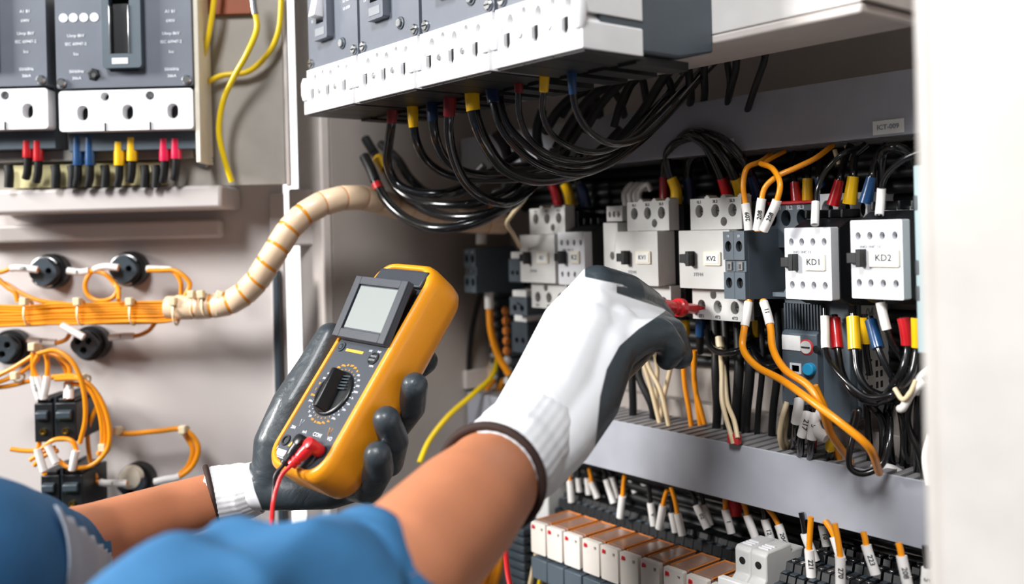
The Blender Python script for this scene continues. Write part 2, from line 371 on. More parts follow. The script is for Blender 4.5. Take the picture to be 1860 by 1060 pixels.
# narrow auxiliary block on the left flank of KV1
X0, X1, Z0, Z1 = face(1096, 1122, 374, 490, .752)
t = thing('auxiliary_block', 'narrow grey auxiliary contact block on the left flank of the contactor marked KV1', 'contact block', ((X0+X1)/2, -.098, Z0)); W = X1-X0; H = Z1-Z0
MB().plate(rect(-W/2, W/2, 0, H*.74), [circ(.002, H*.22, .0035, .0046)], 0, .05, 'cont_grey').build('front_cover', t, bevel=.0006)
MB().plate(rect(-W/2, W/2+.002, H*.76, H), [circ(-W*.28, H*.87, .0022, .0034), circ(.0005, H*.87, .0022, .0034), circ(W*.32, H*.87, .0022, .0034)], .006, .044, 'cont_grey').build('terminal_block', t, bevel=.0006)

def small_contactor(label, fx0, fx1, fy0, fy1, txt, p=.74, depth=.085, m='cont_white', side='black_pl', cardw=.021, rows=(.2, .8)):
    X0, X1, Z0, Z1 = face(fx0, fx1, fy0, fy1, p); W = X1-X0; H = Z1-Z0
    t = thing('control_relay', label, 'contactor', ((X0+X1)/2, CAM.y+p, Z0), 0, 'small square contactors with four holes above and below')
    hs = [circ(-W*.5+W*f, H*r, .0024*W/.045, .0034*W/.045, 14) for r in rows for f in (.15, .38, .62, .86)]
    MB().plate(rrect(-W/2, W/2, 0, H, .0012), hs, 0, .012, m, hd=.007).text('1NO 1NC 13', (-W*.12, -.0003, H*.66), .0034, 'ink_grey').build('front_cover', t)
    b = MB().prism([(.0121, .001), (.0121, H-.001), (.030, H+.007), (depth, H+.010), (depth, -.010), (.030, -.006)], -W/2, W/2+.0008, side, 'x')
    for f in (.1, .36, .62, .88): b.box(-W/2+W*f-.002, -W/2+W*f+.001, .028, .058, H+.008, H+.016, side)
    b.build('base', t, bevel=.001)
    slider(t, -W/2+.006, H*.52, 0); card(t, W*.16, H*.52, 0, cardw, .0145, txt, size=.0078)
    return t
small_contactor('narrow pale contactor with card and eight small holes, directly left of the gloved hand', 1014, 1062, 421, 517, 'K2', .742, cardw=.015)
small_contactor('white square contactor with black slider, between the dark grey contact blocks and the rightmost one', 1426, 1510, 413, 544, 'KD1', .735)
small_contactor('rightmost white square contactor with black slider and large cream card', 1546, 1640, 399, 543, 'KD2', .725, cardw=.026)

def aux_block(label, fx0, fx1, fy0, fy1, p, depth, n=2):
    X0, X1, Z0, Z1 = face(fx0, fx1, fy0, fy1, p); W = (X1-X0)/n; H = Z1-Z0
    t = thing('auxiliary_block', label, 'contact block', ((X0+X1)/2, CAM.y+p, Z0))
    for i in range(n):
        a = -W*n/2+i*W+.0002; b = a+W-.0004; c = (a+b)/2
        m = MB().plate(rect(a, b, H*.58, H), [circ(c, H*.78, W*.3, W*.42, 14)], 0, .006, 'dgrey', hd=.004)
        m.plate(rect(a, b, 0, H*.40), [circ(c, H*.24, W*.3, W*.42, 14)], 0, .006, 'dgrey', hd=.004)
        m.box(a, b, .0025, .006, H*.405, H*.575, 'dgrey').box(c-W*.22, c+W*.22, .0008, .0026, H*.43, H*.55, 'steel').box(c-W*.1, c+W*.05, .0003, .0010, H*.45, H*.52, 'dgrey2')
        m.text('%d%d' % (1+i, 3), (c, -.0002, H*.93), .003, 'ink_lt').build('contact_module', t)
    h = W*n/2
    MB().prism([(.0061, 0), (.0061, H), (depth*.78, H+.002), (depth*.84, H-.01), (depth*.96, H-.008), (depth, H*.8), (depth, .012), (depth*.86, -.004)], -h, h, 'dgrey', 'x') \
        .box(h, h+.0005, depth*.8, depth*.84, H*.6, H*.72, 'hole').box(h, h+.0005, depth*.8, depth*.84, H*.25, H*.37, 'hole').build('housing', t, bevel=.0006)
    return t
aux_block('dark grey double contact block clipped to the right flank of the contactor marked KV2', 1314, 1353, 420, 543, .735, .082)
aux_block('blurred dark grey contact block at the far left end of the contactor row', 843, 864, 452, 531, .735, .085)
# motor starter pieces behind the front row
X0, X1, Z0, Z1 = face(1392, 1478, 365, 412, .79)
t = thing('motor_starter', 'grey terminal block with a red top strip behind the white square contactors', 'motor starter', ((X0+X1)/2, -.06, Z0)); W = X1-X0; H = Z1-Z0
MB().plate(rect(-W/2, W/2, -.02, H*.86), [circ(-W*.38, H*.35, .0055, .008), circ(-W*.08, H*.35, .0055, .008), circ(W*.25, H*.35, .0055, .008)], 0, .05, 'dgrey').text('1L1   3L2   5L3', (0, -.0003, H*.74), .0055, 'ink_lt').build('terminal_block', t, bevel=.0006)
MB().box(-W/2-.003, W/2, -.003, .05, H*.87, H*1.0, 'red_pl').build('red_strip', t, bevel=.0008)
X0, X1, Z0, Z1 = face(1486, 1572, 350, 400, .785)
t = thing('contactor', 'pale contactor half hidden behind the two white square ones, coloured lugs in its top', 'contactor', ((X0+X1)/2, -.062, Z0)); W = X1-X0; H = Z1-Z0
MB().plate(rect(-W/2, W/2, -.05, H), [circ(-W*.34, H*.4, .006, .009), circ(W*.02, H*.4, .006, .009), circ(W*.34, H*.4, .006, .009)], 0, .05, 'cont_white').build('terminal_block', t, bevel=.0006)
b = MB()
for f in (-.5, -.17, .16, .49): b.prism([(.0, H), (.0, H+.004), (.02, H+.013), (.045, H+.013), (.045, H)], W*f-.001, W*f+.001, 'black_pl', 'x')
b.build('barrier', t)
X0, X1, Z0, Z1 = face(1600, 1664, 375, 392, .775)
t = thing('terminal_strip', 'thin pale terminal strip with screws above the rightmost contactor', 'terminal strip', ((X0+X1)/2, -.08, Z0)); W = X1-X0; H = Z1-Z0
MB().box(-W/2, W/2, 0, .06, 0, H, 'cont_white').build('body', t, bevel=.0006)
for f in (-.3, 0, .3): MB().lathe((W*f, .012, H), (0, 0, 1), [(0, .004), (.003, .004), (.004, .003)], 'steel', 12).build('terminal_screw', t)
t = MB().box(-.003, .012, 0, .05, 0, .145, 'teal')
for z in (.04, .06, .11): t.box(-.0035, .0, -.0005, .002, z, z+.012, 'dgrey2')
pp = B(1660, 640, .70)
tag(t.build('meter_module', loc=(pp.x+.006, -.15, pp.z), bevel=.001), 'pale teal housing edge peeking out beside the right cabinet frame', 'device')

# overload relay under the middle contactors
def overload(X, Z, p, label):
    t = thing('overload_relay', label, 'overload relay', (X, CAM.y+p, Z)); H = .105; W = .038
    MB().prism([(.0, 0), (.0, .066), (.006, .070), (.006, .098), (.02, .105), (.07, .105), (.07, 0)], -W/2, W/2, 'dgrey', 'x').build('housing', t, bevel=.001)
    m = MB()
    for i in range(13): m.box(-W/2+.002+i*.0032, -W/2+.0036+i*.0032, .002, .008, .0702, .094, 'dgrey2')
    m.build('cooling_ribs', t)
    m = MB().box(-W/2-.006, W/2+.004, -.004, .05, .1005, .1045, 'dgrey').prism([(-.014, .1046), (-.012, .108), (-.006, .108), (-.004, .114), (.004, .114), (.006, .108), (.014, .108), (.016, .1046)], -.002, .02, 'dgrey')
    m.text('2T1         6T3', (0, -.0045, .1025), .0035, 'ink_lt').build('top_comb', t)
    MB().box(-W/2+.001, -W/2+.021, -.001, .002, .050, .064, 'label_white').build('white_label', t)
    MB().lathe((.008, .001, .054), (0, -1, 0), [(0, .0075), (.0015, .0075), (.0022, .006), (.0026, .006, 'cont_grey')], 'clear_red').box(.0035, .0125, -.0024, -.0016, .0534, .0546, 'ink').build('current_dial', t)
    MB().lathe((.0185, .001, .053), (0, -1, 0), [(0, .0035), (.002, .0033), (.0022, .0028, 'hole')], 'dgrey2').build('test_screw', t)
    MB().lathe((.012, .001, .034), (0, -1, 0), [(0, .006), (.006, .0058), (.007, .005)], 'blue_btn').build('reset_button', t)
    MB().box(-.022, -.016, -.002, .002, .034, .038, 'red_pl').build('stop_button', t)
    MB().plate(rect(-.010, .002, .028, .038), [rect(-.008, 0, .030, .036)], -.001, .002, 'ink_lt', hd=.001, hm='dgrey2').build('indicator_window', t)
    MB().plate(rect(-W/2, W/2, -.002, .022), [circ(-.014, .012, .0042), circ(.0, .012, .0042), circ(.014, .012, .0042)], -.0012, .001, 'dgrey', hd=.0011).build('terminal_face', t)
    return t
a = B(1454, 733, .765)
overload(a.x, a.z, .765, 'grey overload relay with blue reset button and white label, crossed by the orange wires')
# control module with printed side
X0 = B(1505, 700, .80); 
t = thing('starter_module', 'dark grey device with a printed diagram plate on its side behind the black cable loops', 'device', (X0.x+.010, -.075, B(1505, 760, .78).z)); H = .125
MB().box(0, .028, 0, .068, 0, H, 'dgrey').box(.0285, .032, .01, .068, .004, H-.01, 'dgrey').build('housing', t, bevel=.001)
m = MB().box(.0322, .0326, .014, .060, .012, .112, 'cont_grey')
for i in range(4):
    m.box(.0326, .0328, .018, .030, .018+i*.012, .020+i*.012, 'ink').box(.0326, .0328, .036, .040, .018+i*.01, .024+i*.01, 'ink').box(.0326, .0328, .044, .048, .018+i*.01, .024+i*.01, 'ink').box(.0326, .0328, .020, .0215, .016+i*.022, .030+i*.022, 'ink')
m.text('04', (.0329, .028, .098), .014, 'ink_grey', basis=Matrix(((0, 0, 1), (1, 0, 0), (0, 1, 0)))); m.build('diagram_plate', t)

# small grey blocks left of the first contactor
for (x0, x1, y0, y1, p, mm, lb) in ((924, 946, 470, 512, .76, 'dgrey', 'small grey block wedged left of the first contactor, upper one'), (926, 957, 540, 572, .76, 'dgrey', 'small grey block wedged left of the first contactor, lower one'),
                                 (930, 958, 585, 640, .775, 'dgrey2', 'dark device half hidden behind the left edge of the white glove')):
    X0, X1, Z0, Z1 = face(x0, x1, y0, y1, p); W = X1-X0; H = Z1-Z0
    t = thing('contact_block', lb, 'contact block', ((X0+X1)/2, CAM.y+p, Z0))
    MB().plate(rect(-W/2, W/2, 0, H), [circ(-W*.2, H*.4, W*.12), circ(W*.2, H*.4, W*.12)], 0, .05, mm).build('housing', t, bevel=.0008)
    MB().box(-W*.4, W*.4, .002, .03, H+.0005, H+.009, 'label_white').build('white_cap', t, bevel=.0008)
# side terminal columns, blurred, left of the glove
X0, X1, Z0, Z1 = face(886, 908, 520, 690, .80)
m = MB(); H = Z1-Z0
for i in range(9):
    z = i*H/9; m.box(-.010, .010, 0, .05, z, z+H/9-.003, 'dgrey').box(-.006, .006, -.003, .0, z+.003, z+H/9-.006, 'cont_grey')
tag(m.build('terminal_column', loc=((X0+X1)/2, -.05, Z0)), 'blurred upright stack of grey terminals hanging under the far left contact block', 'terminal strip')
X0, X1, Z0, Z1 = face(915, 932, 555, 700, .79)
m = MB(); H = Z1-Z0
for i in range(8):
    z = i*H/8; m.box(-.009, .009, 0, .05, z, z+H/8-.003, 'dgrey2'); m.lathe((-.001, 0, z+H/16), (0, -1, 0), [(0, .006), (.004, .006), (.006, .004)], 'orange_pl' if i > 2 else 'cont_grey', 12)
tag(m.build('terminal_column', loc=((X0+X1)/2, -.06, Z0)), 'blurred upright stack of terminals with orange plugs beside the white glove', 'terminal strip')
sbox('trim_5', -1.03, -.25, -.030, -.005, -.075, -.045, 'steel')
# ------------------------------------------------------------------ row of four moulded case breakers on the hinged plate
def breaker(x, label, kind):
    t = thing('circuit_breaker', label, 'circuit breaker', (x, -.373, .131), 0, 'row of grey and white moulded case breakers'); w = .0525
    # base
    MB().prism([(.012, .004), (.012, .30), (.1425, .30), (.1425, .012), (.10, .004)], -w+.001, w-.001, 'mccb_base', 'x').build('base', t, bevel=.0015)
    # dark front cover with recessed handle frame
    fx = -w*.18
    m = MB().plate(rrect(-w, w, .049, .30, .003), [rrect(fx-.019, fx+.015, .079, .16, .002)], 0, .012, 'mccb_grey', hd=.003, hm='mccb_grey')
    for k, (zz, n_) in enumerate(((.10, 'Ui 690V'), (.108, 'Ics 36kA'), (.116, 'IEC 60947'), (.124, 'cat A'))): m.text(n_, (w*.62, -.0003, zz), .0045, 'ink_lt'); m.text('Ue V~', (-w*.72, -.0003, zz), .0045, 'ink_lt')
    c = m.build('front_cover', t, bevel=.0008)
    MB().plate(rrect(fx-.017, fx+.013, .075, .17, .002), [rect(fx-.010, fx+.006, .092, .16)], -.008, .012, 'mccb_grey', hd=.010).box(fx-.012, fx+.008, -.0084, -.008, .079, .087, 'ink_grey').build('handle_frame', t, bevel=.001)
    MB().prism([(-.018, .098), (-.006, .150), (.001, .150), (.001, .096)], fx-.0085, fx+.0045, 'white_pl' if kind else 'mccb_base', 'x').build('toggle', t, bevel=.001)
    for sx in (-w+.0065, w-.0065): MB().lathe((sx, .001, .0555), (0, -1, 0), [(0, .005), (.003, .005), (.004, .0038)], 'steel', 16).box(sx-.003, sx+.003, -.0036, -.003, .055, .056, 'hole').build('cover_screw', t)
    MB().lathe((w*.42, .001, .066), (0, -1, 0), [(0, .0062), (.0022, .006), (.0024, .0048)], 'dgrey2', 16).cyl((w*.42, -.001, .066), (0, -1, 0), .0036, .0026, 'steel').build('test_button', t)
    # white terminal cover: upper band flat, lower band stepping forward
    hs = []; 
    for k in (-1, 0, 1): hs.append(circ(k*.034+.017 if k < 1 else .046, .038, .0032, .0055))
    MB().plate(rect(-w, w, .0275, .0485), [circ(-.034, .036, .0040, .0062), circ(0, .036, .0040, .0062), circ(.034, .036, .0040, .0062), circ(-.017, .041, .0028, .0035), circ(.017, .041, .0028, .0035)], -.003, .06, 'white_pl', hd=.008, hm='cont_grey').build('upper_terminal_cover', t, bevel=.0006)
    pts = [(-w, .0005), (w, .0005), (w, .020)]
    zt = .0262
    for k in (1, 0, -1):
        c_ = k*.034
        pts += [(c_+.014, zt), (c_+.0042, zt), (c_+.0042, .017), (c_+.002, .0135), (c_-.002, .0135), (c_-.0042, .017), (c_-.0042, zt), (c_-.014, zt)]
    pts += [(-w, .020)]
    m = MB().plate(pts, [], -.007, .064, 'white_pl')
    for k in (-.5, .5): m.box(k*.034-.0006, k*.034+.0006, -.0075, -.0069, .002, .022, 'cont_grey').cyl((k*.034, -.0069, .022), (0, -1, 0), .0028, .0014, 'steel')
    for k in (-1.5, 1.5): m.lathe((k*.0325, -.006, .023), (0, 0, 1), [(-.008, .004), (-.002, .0055), (.010, .0055), (.016, .0035)], 'white_pl', 14)
    m.build('lower_terminal_cover', t, bevel=.0006)
    for k in (-1, 0, 1): MB().box(k*.034-.0042, k*.034+.0042, -.0032, .002, .012, .0275, 'hole').build('slot', t)
    m = MB()
    for k in (-1, 0, 1): m.box(k*.034-.0165, k*.034+.0165, -.0035, .062, -.0012, .0003, 'black_pl').box(k*.034-.010, k*.034+.010, .058, .12, -.004, .003, 'black_pl')  # black sheet under the white cover stands in for its shade
    m.build('terminal_floor_shade', t)
    return t
for x, lb in ((-.871, 'first breaker at the left end of the tilted row, white toggle, beside the cabinet post'), (-.761, 'second breaker from the left in the tilted row, white toggle and round test button'),
              (-.651, 'third breaker from the left in the tilted row, only its lower edge and screws showing'), (-.541, 'rightmost breaker in the tilted row with its dark grey flank showing')):
    breaker(x, lb, 1)

# ------------------------------------------------------------------ breakers on the panel at the left
def big_breaker(px0, px1, label):
    z = 1.05; s = z/F; o = D((px0+px1)/2, 158, z); W = (px1-px0)*s/2
    t = thing('circuit_breaker', label, 'circuit breaker', o, TH, 'large breakers on the far left panel'); k = s*1.0
    H = 175*s
    m = MB().plate(rrect(-W, W, 0, H, .003), [rrect(-26*k, 27*k, 28*k, 170*k, .002)], 0, .02, 'mccb_grey', hd=.003, hm='mccb_grey')
    for sx in (-1, 1):
        for zz, tt in ((135, 'A1 B1'), (118, '690V'), (95, 'Uimp 8kV'), (80, 'IEC 60947-2'), (62, 'Icu'), (30, '50/60Hz'), (18, '36kA')):
            if sx > 0 or zz not in (118, 135): m.text(tt, ((sx*.70+ (.0 if sx > 0 else .0))*W, -.0003, zz*k), .0048, 'ink_lt')
    for i, dx in enumerate((-108, -90, -71, -52)):
        if px0 > 0: m.cyl(((dx)*k, -.0006, 128*k), (0, 1, 0), 8*k, .001, 'white_pl' if i else 'ink_lt')
    m.build('front_cover', t, bevel=.001)
    MB().plate(rrect(-33*k, 38*k, 32*k, 175*k, .004), [rect(-19*k, 18*k, 58*k, 160*k)], -.010, .014, 'dgrey', hd=.011).box(-15*k, 14*k, -.0105, -.010, 39*k, 50*k, 'ink_lt').build('handle_frame', t, bevel=.0015)
    MB().box(-16*k, 15*k, -.004, .004, 60*k, 150*k, 'black_pl').box(-18.5*k, -16.5*k, -.0115, 0, 58*k, 145*k, 'steel').box(15.5*k, 17.5*k, -.0115, 0, 58*k, 145*k, 'steel').build('toggle', t, bevel=.001)
    for sx in (-1, 1): MB().lathe((sx*(W-10*k), .001, 10*k), (0, -1, 0), [(0, 9*k), (.003, 9*k), (.005, 6*k)], 'steel', 18).build('cover_screw', t)
    MB().lathe((-55*k, .001, 24*k), (0, -1, 0), [(0, 12*k), (.002, 12*k), (.003, 9*k)], 'black_pl', 6).cyl((-53*k, -.001, 22*k), (0, -1, 0), 4*k, .003, 'steel').build('test_button', t)
    m = MB().plate(rrect(-W+.001, W-.001, -78*k, -4*k, .004), [slot(c*82*k+3*k, -45*k, 10*k, 28*k) for c in (-1, 0, 1)]+[circ(c*41*k+3*k, -16*k, 8*k) for c in (-1, 1)], .002, .018, 'white_pl', hd=.014)
    for c in (-1, 1): m.box(c*41*k+2*k, c*41*k+4*k, .0005, .0025, -78*k, -64*k, 'hole')
    m.cyl((44*k, .006, -15*k), (0, -1, 0), 5*k, .002, 'steel').build('terminal_cover', t)
    MB().box(-W+.002, W-.002, .0205, .048, -112*k, H, 'mccb_base').build('base', t, bevel=.001)
    return o, k
big_breaker(103, 350, 'large out of focus breaker with toggle frame and screws, on the panel at top left')
big_breaker(-161, 86, 'large breaker cut by the left edge of the picture')
# coloured lugs under them
def lug(px, py0, py1, r, col, z, label, tail=150):
    pts = dpts([(px, py0-14, z), (px, py0, z), (px, (py0+py1)/2, z), (px, py1, z), (px-1, py1+25, z+.003), (px-4, py1+38, z+.006)])
    s = z/F
    cable('power_cable', label, 'cable', pts, r*.75*s, 'cable_matte', 'black cables with coloured sleeves under the left breakers', [('sleeve', 14*s, (14+py1-py0)*s, r*s, col)])
for px, col, a, b, nm in ((51, 'sl_red', 256, 286, 'first red-sleeved'), (70, 'sl_red', 256, 292, 'second red-sleeved'), (142, 'sl_blue', 246, 300, 'first blue-sleeved'), (164, 'sl_blue', 246, 300, 'second blue-sleeved'),
                          (217, 'sl_yellow', 258, 300, 'first yellow-sleeved'), (240, 'sl_yellow', 250, 292, 'second yellow-sleeved'), (299, 'pink', 252, 292, 'first pink-red-sleeved'), (320, 'pink', 252, 288, 'second pink-red-sleeved')):
    lug(px, a, b, 9.5, col, 1.075, nm+' cable under the large blurred breakers, counted from the left')
for x in (15, 100, 130, 190, 262, 282):
    pts = dpts([(x, 300, 1.08), (x+2, 315, 1.08), (x+1, 340, 1.082)])
    cable('power_cable', 'short black cable between pale blocks above the upper left ledge, %s' % {15: 'at the picture edge', 100: 'right of the red sleeves', 130: 'left of the blue sleeves', 190: 'between blue and yellow sleeves', 262: 'right of the yellow sleeves', 282: 'left of the pink sleeves'}[x], 'cable', pts, 8*1.08/F, 'cable_matte')
tag(fpanel('support_strip', 22, 300, 297, 339, 1.093, .006, 'pale_yellow'), 'pale yellow strip behind the cables above the upper left ledge', 'support strip')
tag(fpanel('side_bracket', 352, 361, -60, 295, 1.055, .044, 'label_card'), 'narrow cream strip running down the right side of the large left breaker', 'bracket')
tag(fpanel('cross_bar', -60, 350, 272, 292, 1.088, .011, 'fog'), 'grey bar behind the coloured cable sleeves at left', 'bar')
tag(MB().lathe((0, 0, 0), (0, -1, 0), [(0, .012), (.004, .011), (.007, .006), (.0075, .006)], 'steel', 6).build('bolt', loc=D(372, 288, 1.0985), rotz=TH), 'hexagonal bolt on the grey panel below the yellow wires', 'bolt')
tag(fpanel('brown_label', 365, 455, -40, 26, 1.093, .006, 'rust'), 'reddish brown block behind the yellow wires at the top', 'block')
Y = 'wire_yellow'
cable('yellow_wire', 'bright yellow wire curving in an S down the grey panel, in front', 'wire', dpts([(458, -30, 1.06), (462, 15, 1.06), (467, 50, 1.06), (450, 95, 1.06), (425, 140, 1.066), (405, 185, 1.07), (398, 240, 1.072), (408, 290, 1.076), (421, 330, 1.08)]), .0034, Y, None, [('ferrule', .018, .035, .0044, 'steel')])
cable('yellow_wire', 'yellow wire coming down beside the large left breaker', 'wire', dpts([(392, -30, 1.076), (385, 30, 1.076), (374, 85, 1.078), (358, 130, 1.08), (352, 165, 1.08)]), .0034, Y)
cable('yellow_wire', 'dull yellow wire arching across the grey panel behind the other two', 'wire', dpts([(512, -10, 1.086), (505, 60, 1.086), (485, 100, 1.086), (450, 130, 1.088), (400, 138, 1.088), (352, 165, 1.088)]), .0034, Y)

# ------------------------------------------------------------------ backs of the pilot lamps on the door
def lamp_back(px, py, label, kind, z=1.1145):
    s = z/F
    t = thing('pilot_lamp', label, 'lamp back', D(px, py, z+.0535), TH, 'round black lamp backs on the door')
    m = MB().lathe((0, 0, 0), (0, -1, 0), [(0, 33*s), (.006, 33*s), (.014, 33*s), (.016, 31*s), (.016, 27*s), (.022, 26*s)], 'black_pl', 28).build('collar', t)
    m = MB()
    body = [(24*s*cos(a)*(1+.06*cos(4*a)), 24*s*sin(a)*(1+.06*cos(4*a))) for a in [2*pi*i/40 for i in range(40)]]
    hs = [circ(-9*s, 2*s, 6*s), circ(11*s, 2*s, 6*s)] if kind < 2 else [circ(-11*s, 7*s, 6*s), circ(9*s, 7*s, 6*s), circ(-1*s, -10*s, 6.5*s)]
    m.plate(body, hs, -.030, .010, 'dgrey2', hd=.008).build('terminal_insert', t, bevel=.001)
    if kind == 1:
        for a0, a1 in ((.6, 2.9), (3.7, 5.2)):
            P = [Vector((27*s*cos(a0+(a1-a0)*i/16), -.024, 27*s*sin(a0+(a1-a0)*i/16))) for i in range(17)]
            MB().tube(P, 2.6*s, 'steel', 8).build('clamp_ring', t, smooth=60)
    if kind == 3: MB().lathe((0, -.022, 12*s), (0, -1, 0), [(0, 22*s), (.010, 20*s), (.013, 10*s)], 'label_card', 20).build('lamp_cap', t)
lamp_back(99, 492, 'round black lamp back with silver ring, upper left on the door', 1)
lamp_back(241, 488, 'round black lamp back with silver ring and a coil of orange wire beside it', 1)
lamp_back(28, 628, 'round black lamp back with three holes at the picture edge under the bundle', 2)
lamp_back(172, 621, 'round black lamp back with three holes, under the middle of the wire bundle', 2)
lamp_back(254, 868, 'round black lamp back with a cream cap, just above the left forearm', 3)
O = 'wire_orange'; ZD = 1.128
def ow(lb, L, r=.0027, z=None, ends=(), m=O, g='orange wires on the door', cat='wire', name='orange_wire'):
    return cable(name, lb, cat, dpts([(p[0], p[1], p[2] if len(p) > 2 else (z or ZD)) for p in L]), r, m, g, ends)
MK = lambda a, b, txt=None, r=.0042: ('wire_marker', a, b, r, 'marker', txt)
k_ = ZD/F
ow('orange wire entering the upper left lamp back from the left with a white marker', [(-30, 500), (5, 493), (22, 487), (45, 487), (70, 490)], ends=[MK(-50*k_, -1*k_, '120')])
ow('orange wire leaving the upper left lamp back to the right, curling down into the bundle', [(122, 491), (145, 494), (165, 492), (190, 497), (212, 520), (216, 545, 1.09)], ends=[MK(1*k_, 40*k_, '0')])
ow('orange wire looping in a circle between the two upper lamp backs', [(216, 486), (190, 484), (168, 492), (155, 515), (160, 535), (180, 546), (205, 540), (218, 520)], ends=[MK(1*k_, 46*k_)])
ow('orange wire leaving the second lamp back and hooking down sharply, inner one', [(266, 488), (290, 489), (312, 491), (328, 510), (329, 538)], ends=[MK(1*k_, 45*k_, 'L1')])
ow('outer orange wire hooking down beside the second lamp back', [(268, 491, 1.10), (290, 491, 1.10), (320, 492, 1.10), (345, 515, 1.10), (336, 538, 1.10)])
ow('orange wire sloping from the picture edge into the bundle, upper left', [(-20, 508), (10, 515), (35, 530), (70, 545), (120, 552)])
ow('orange wire bending down under the left marker sleeve', [(-10, 500, 1.10), (12, 520, 1.10), (28, 532, 1.10), (32, 548, 1.10)])
ow('orange wire rising from the lower lamp back, slanted marker', [(152, 612, 1.09), (130, 600, 1.09), (112, 590, 1.09)], ends=[MK(0.0, 46*k_)])
ow('orange wire from the lower middle lamp back up to the bundle, marker first', [(198, 613), (225, 610), (250, 609), (270, 600), (285, 583), (302, 575)], ends=[MK(1*k_, 46*k_, 'I')])
ow('orange wire with white marker right of the lamp back at the picture edge', [(50, 618), (78, 620), (103, 622), (120, 616), (127, 606)], ends=[MK(2*k_, 52*k_, '0')])
# horizontal bundle on the door
for i in range(16):
    y0 = 550+ (i % 8)*4.9; zz = 1.100+.007*(i//8)+random.uniform(-.001, .001); dy = [random.uniform(-1.6, 1.6) for _ in range(6)]
    ow('orange wire in the thick tied bundle across the door', [(-40, y0+6+dy[0]*2, zz), (50, y0+6+dy[1], zz), (100, y0+3+dy[2], zz), (145, y0+2+dy[3], zz), (240, y0+dy[4], zz), (300, y0-1+dy[5]*.5, zz), (345, 548+(i % 8)*3.6, zz)], .0020, g='bundled orange wires')
def tie(px, py, h, label, ang=0, z=1.09, w=3.2):
    s = z/F; t = thing('cable_tie', label, 'cable tie', D(px, py, z+.008), TH)
    t.rotation_euler = (0, ang, TH)
    R = []
    for i in range(24):
        a = 2*pi*i/24; R.append(Vector((0, .012*cos(a)*-1, h/2*s*sin(a))))
    MB().tube(R, w*s, 'tie', 8, closed=True, flat=.5).build('strap', t, smooth=60)
    MB().box(-6*s, 6*s, -.014, -.004, h/2*s-8*s, h/2*s+6*s, 'tie').build('head', t, bevel=.001)
for x, lb in ((52, 'leftmost pale cable tie round the door wire bundle'), (148, 'second pale cable tie round the door wire bundle'), (242, 'third pale cable tie round the door wire bundle'), (320, 'pale cable tie where the bundle enters the spiral wrap')):
    tie(x, 567, 44, lb)
for x, a in ((352, .05), (372, -.08), (400, .25)): tie(x, 553, 42, {352: 'cable tie on the start of the spiral wrap, first of three', 372: 'cable tie on the start of the spiral wrap, middle of three', 400: 'slanted cable tie on the start of the spiral wrap, last of three'}[x], a, 1.085)
# harness in spiral wrap
P = spline(dpts([(305, 558, 1.105), (360, 557, 1.10), (420, 548, 1.09), (462, 515, 1.08), (495, 465, 1.07), (535, 405, 1.07), (580, 372, 1.075), (640, 358, 1.09), (710, 372, 1.13), (780, 392, 1.17), (850, 402, 1.20), (920, 405, 1.21)]), 16)
t = thing('spiral_wrap', 'thick wire harness in translucent peach spiral wrap arching from the door into the cabinet', 'cable harness', P[0])
Q = [p-P[0] for p in P]; R0 = .0146
MB().tube([p for p in Q], R0*.93, 'wrap', 20).build('wrap_sleeve', t, smooth=60)
# overlapping turns of the wrap, with orange wire showing in the gaps
L = [0]
for i in range(1, len(Q)): L.append(L[-1]+(Q[i]-Q[i-1]).length)
def at(s):
    s = max(0, min(L[-1]-1e-6, s))
    for i in range(1, len(L)):
        if s <= L[i]: return Q[i-1].lerp(Q[i], (s-L[i-1])/(L[i]-L[i-1])), (Q[i]-Q[i-1]).normalized()
pitch = .0235; s = .010; i = 0
while s < L[-1]-pitch:
    def ring(a, b, r, mm, nm):
        rr = []; mb = MB(); k = mb.mi(mm); last = None
        for s_, q_ in ((a, r*.97), (a+.001, r), (b-.001, r), (b, r*.97)):
            row = []
            for j in range(24):
                ph = 2*pi*j/24; sl = .0045*sin(ph); p, tt = at(s_+sl); up = Vector((0, 0, 1)); sd = tt.cross(up).normalized(); u2 = sd.cross(tt)
                row.append(mb.bm.verts.new(p+(u2*cos(ph)+sd*sin(ph))*q_))
            if last:
                for j in range(24): mb.bm.faces.new((last[j], last[(j+1) % 24], row[(j+1) % 24], row[j])).material_index = k
            last = row
        mb.build(nm, t, smooth=60)
    gap = .0035 if s < .22 else .0012
    ring(s, s+pitch-gap, R0, 'wrap', 'wrap_turn')
    ring(s+pitch-gap-.0005, s+pitch+.0005, R0*.955, 'wire_orange', 'wire_gap')
    s += pitch; i += 1
# orange wires at lower left
LZ = 1.085
for i, L_ in enumerate(([(60, 640), (60, 660), (62, 690)], [(72, 640), (60, 665), (70, 690)], [(80, 636), (86, 655), (85, 690)], [(70, 640, 1.09), (100, 645, 1.09), (125, 665, 1.09), (127, 690, 1.09)], [(68, 642, 1.10), (95, 640, 1.10), (118, 668, 1.10), (122, 690, 1.10)])):
    ow(('orange wire dropping to a white marker on the black block, %s' % ('leftmost', 'second from left', 'third from left', 'right hand front one', 'right hand rear one')[i]), L_+[(L_[-1][0]+(10 if i < 2 else 0 if i > 2 else -7), 725)], z=LZ, ends=[MK(-42*k_, -1*k_, ('110', None, None, '05', None)[i])])
ow('orange wire arching over the black block and running down its right side', [(68, 642), (100, 636), (130, 655), (150, 700), (155, 760), (145, 805)], z=1.075)
ow('orange wire curving wide right of the black block, outermost', [(100, 688, 1.08), (150, 690, 1.08), (180, 720, 1.08), (198, 770, 1.08), (195, 815, 1.08), (165, 845, 1.08), (125, 848, 1.08), (105, 835, 1.08)])
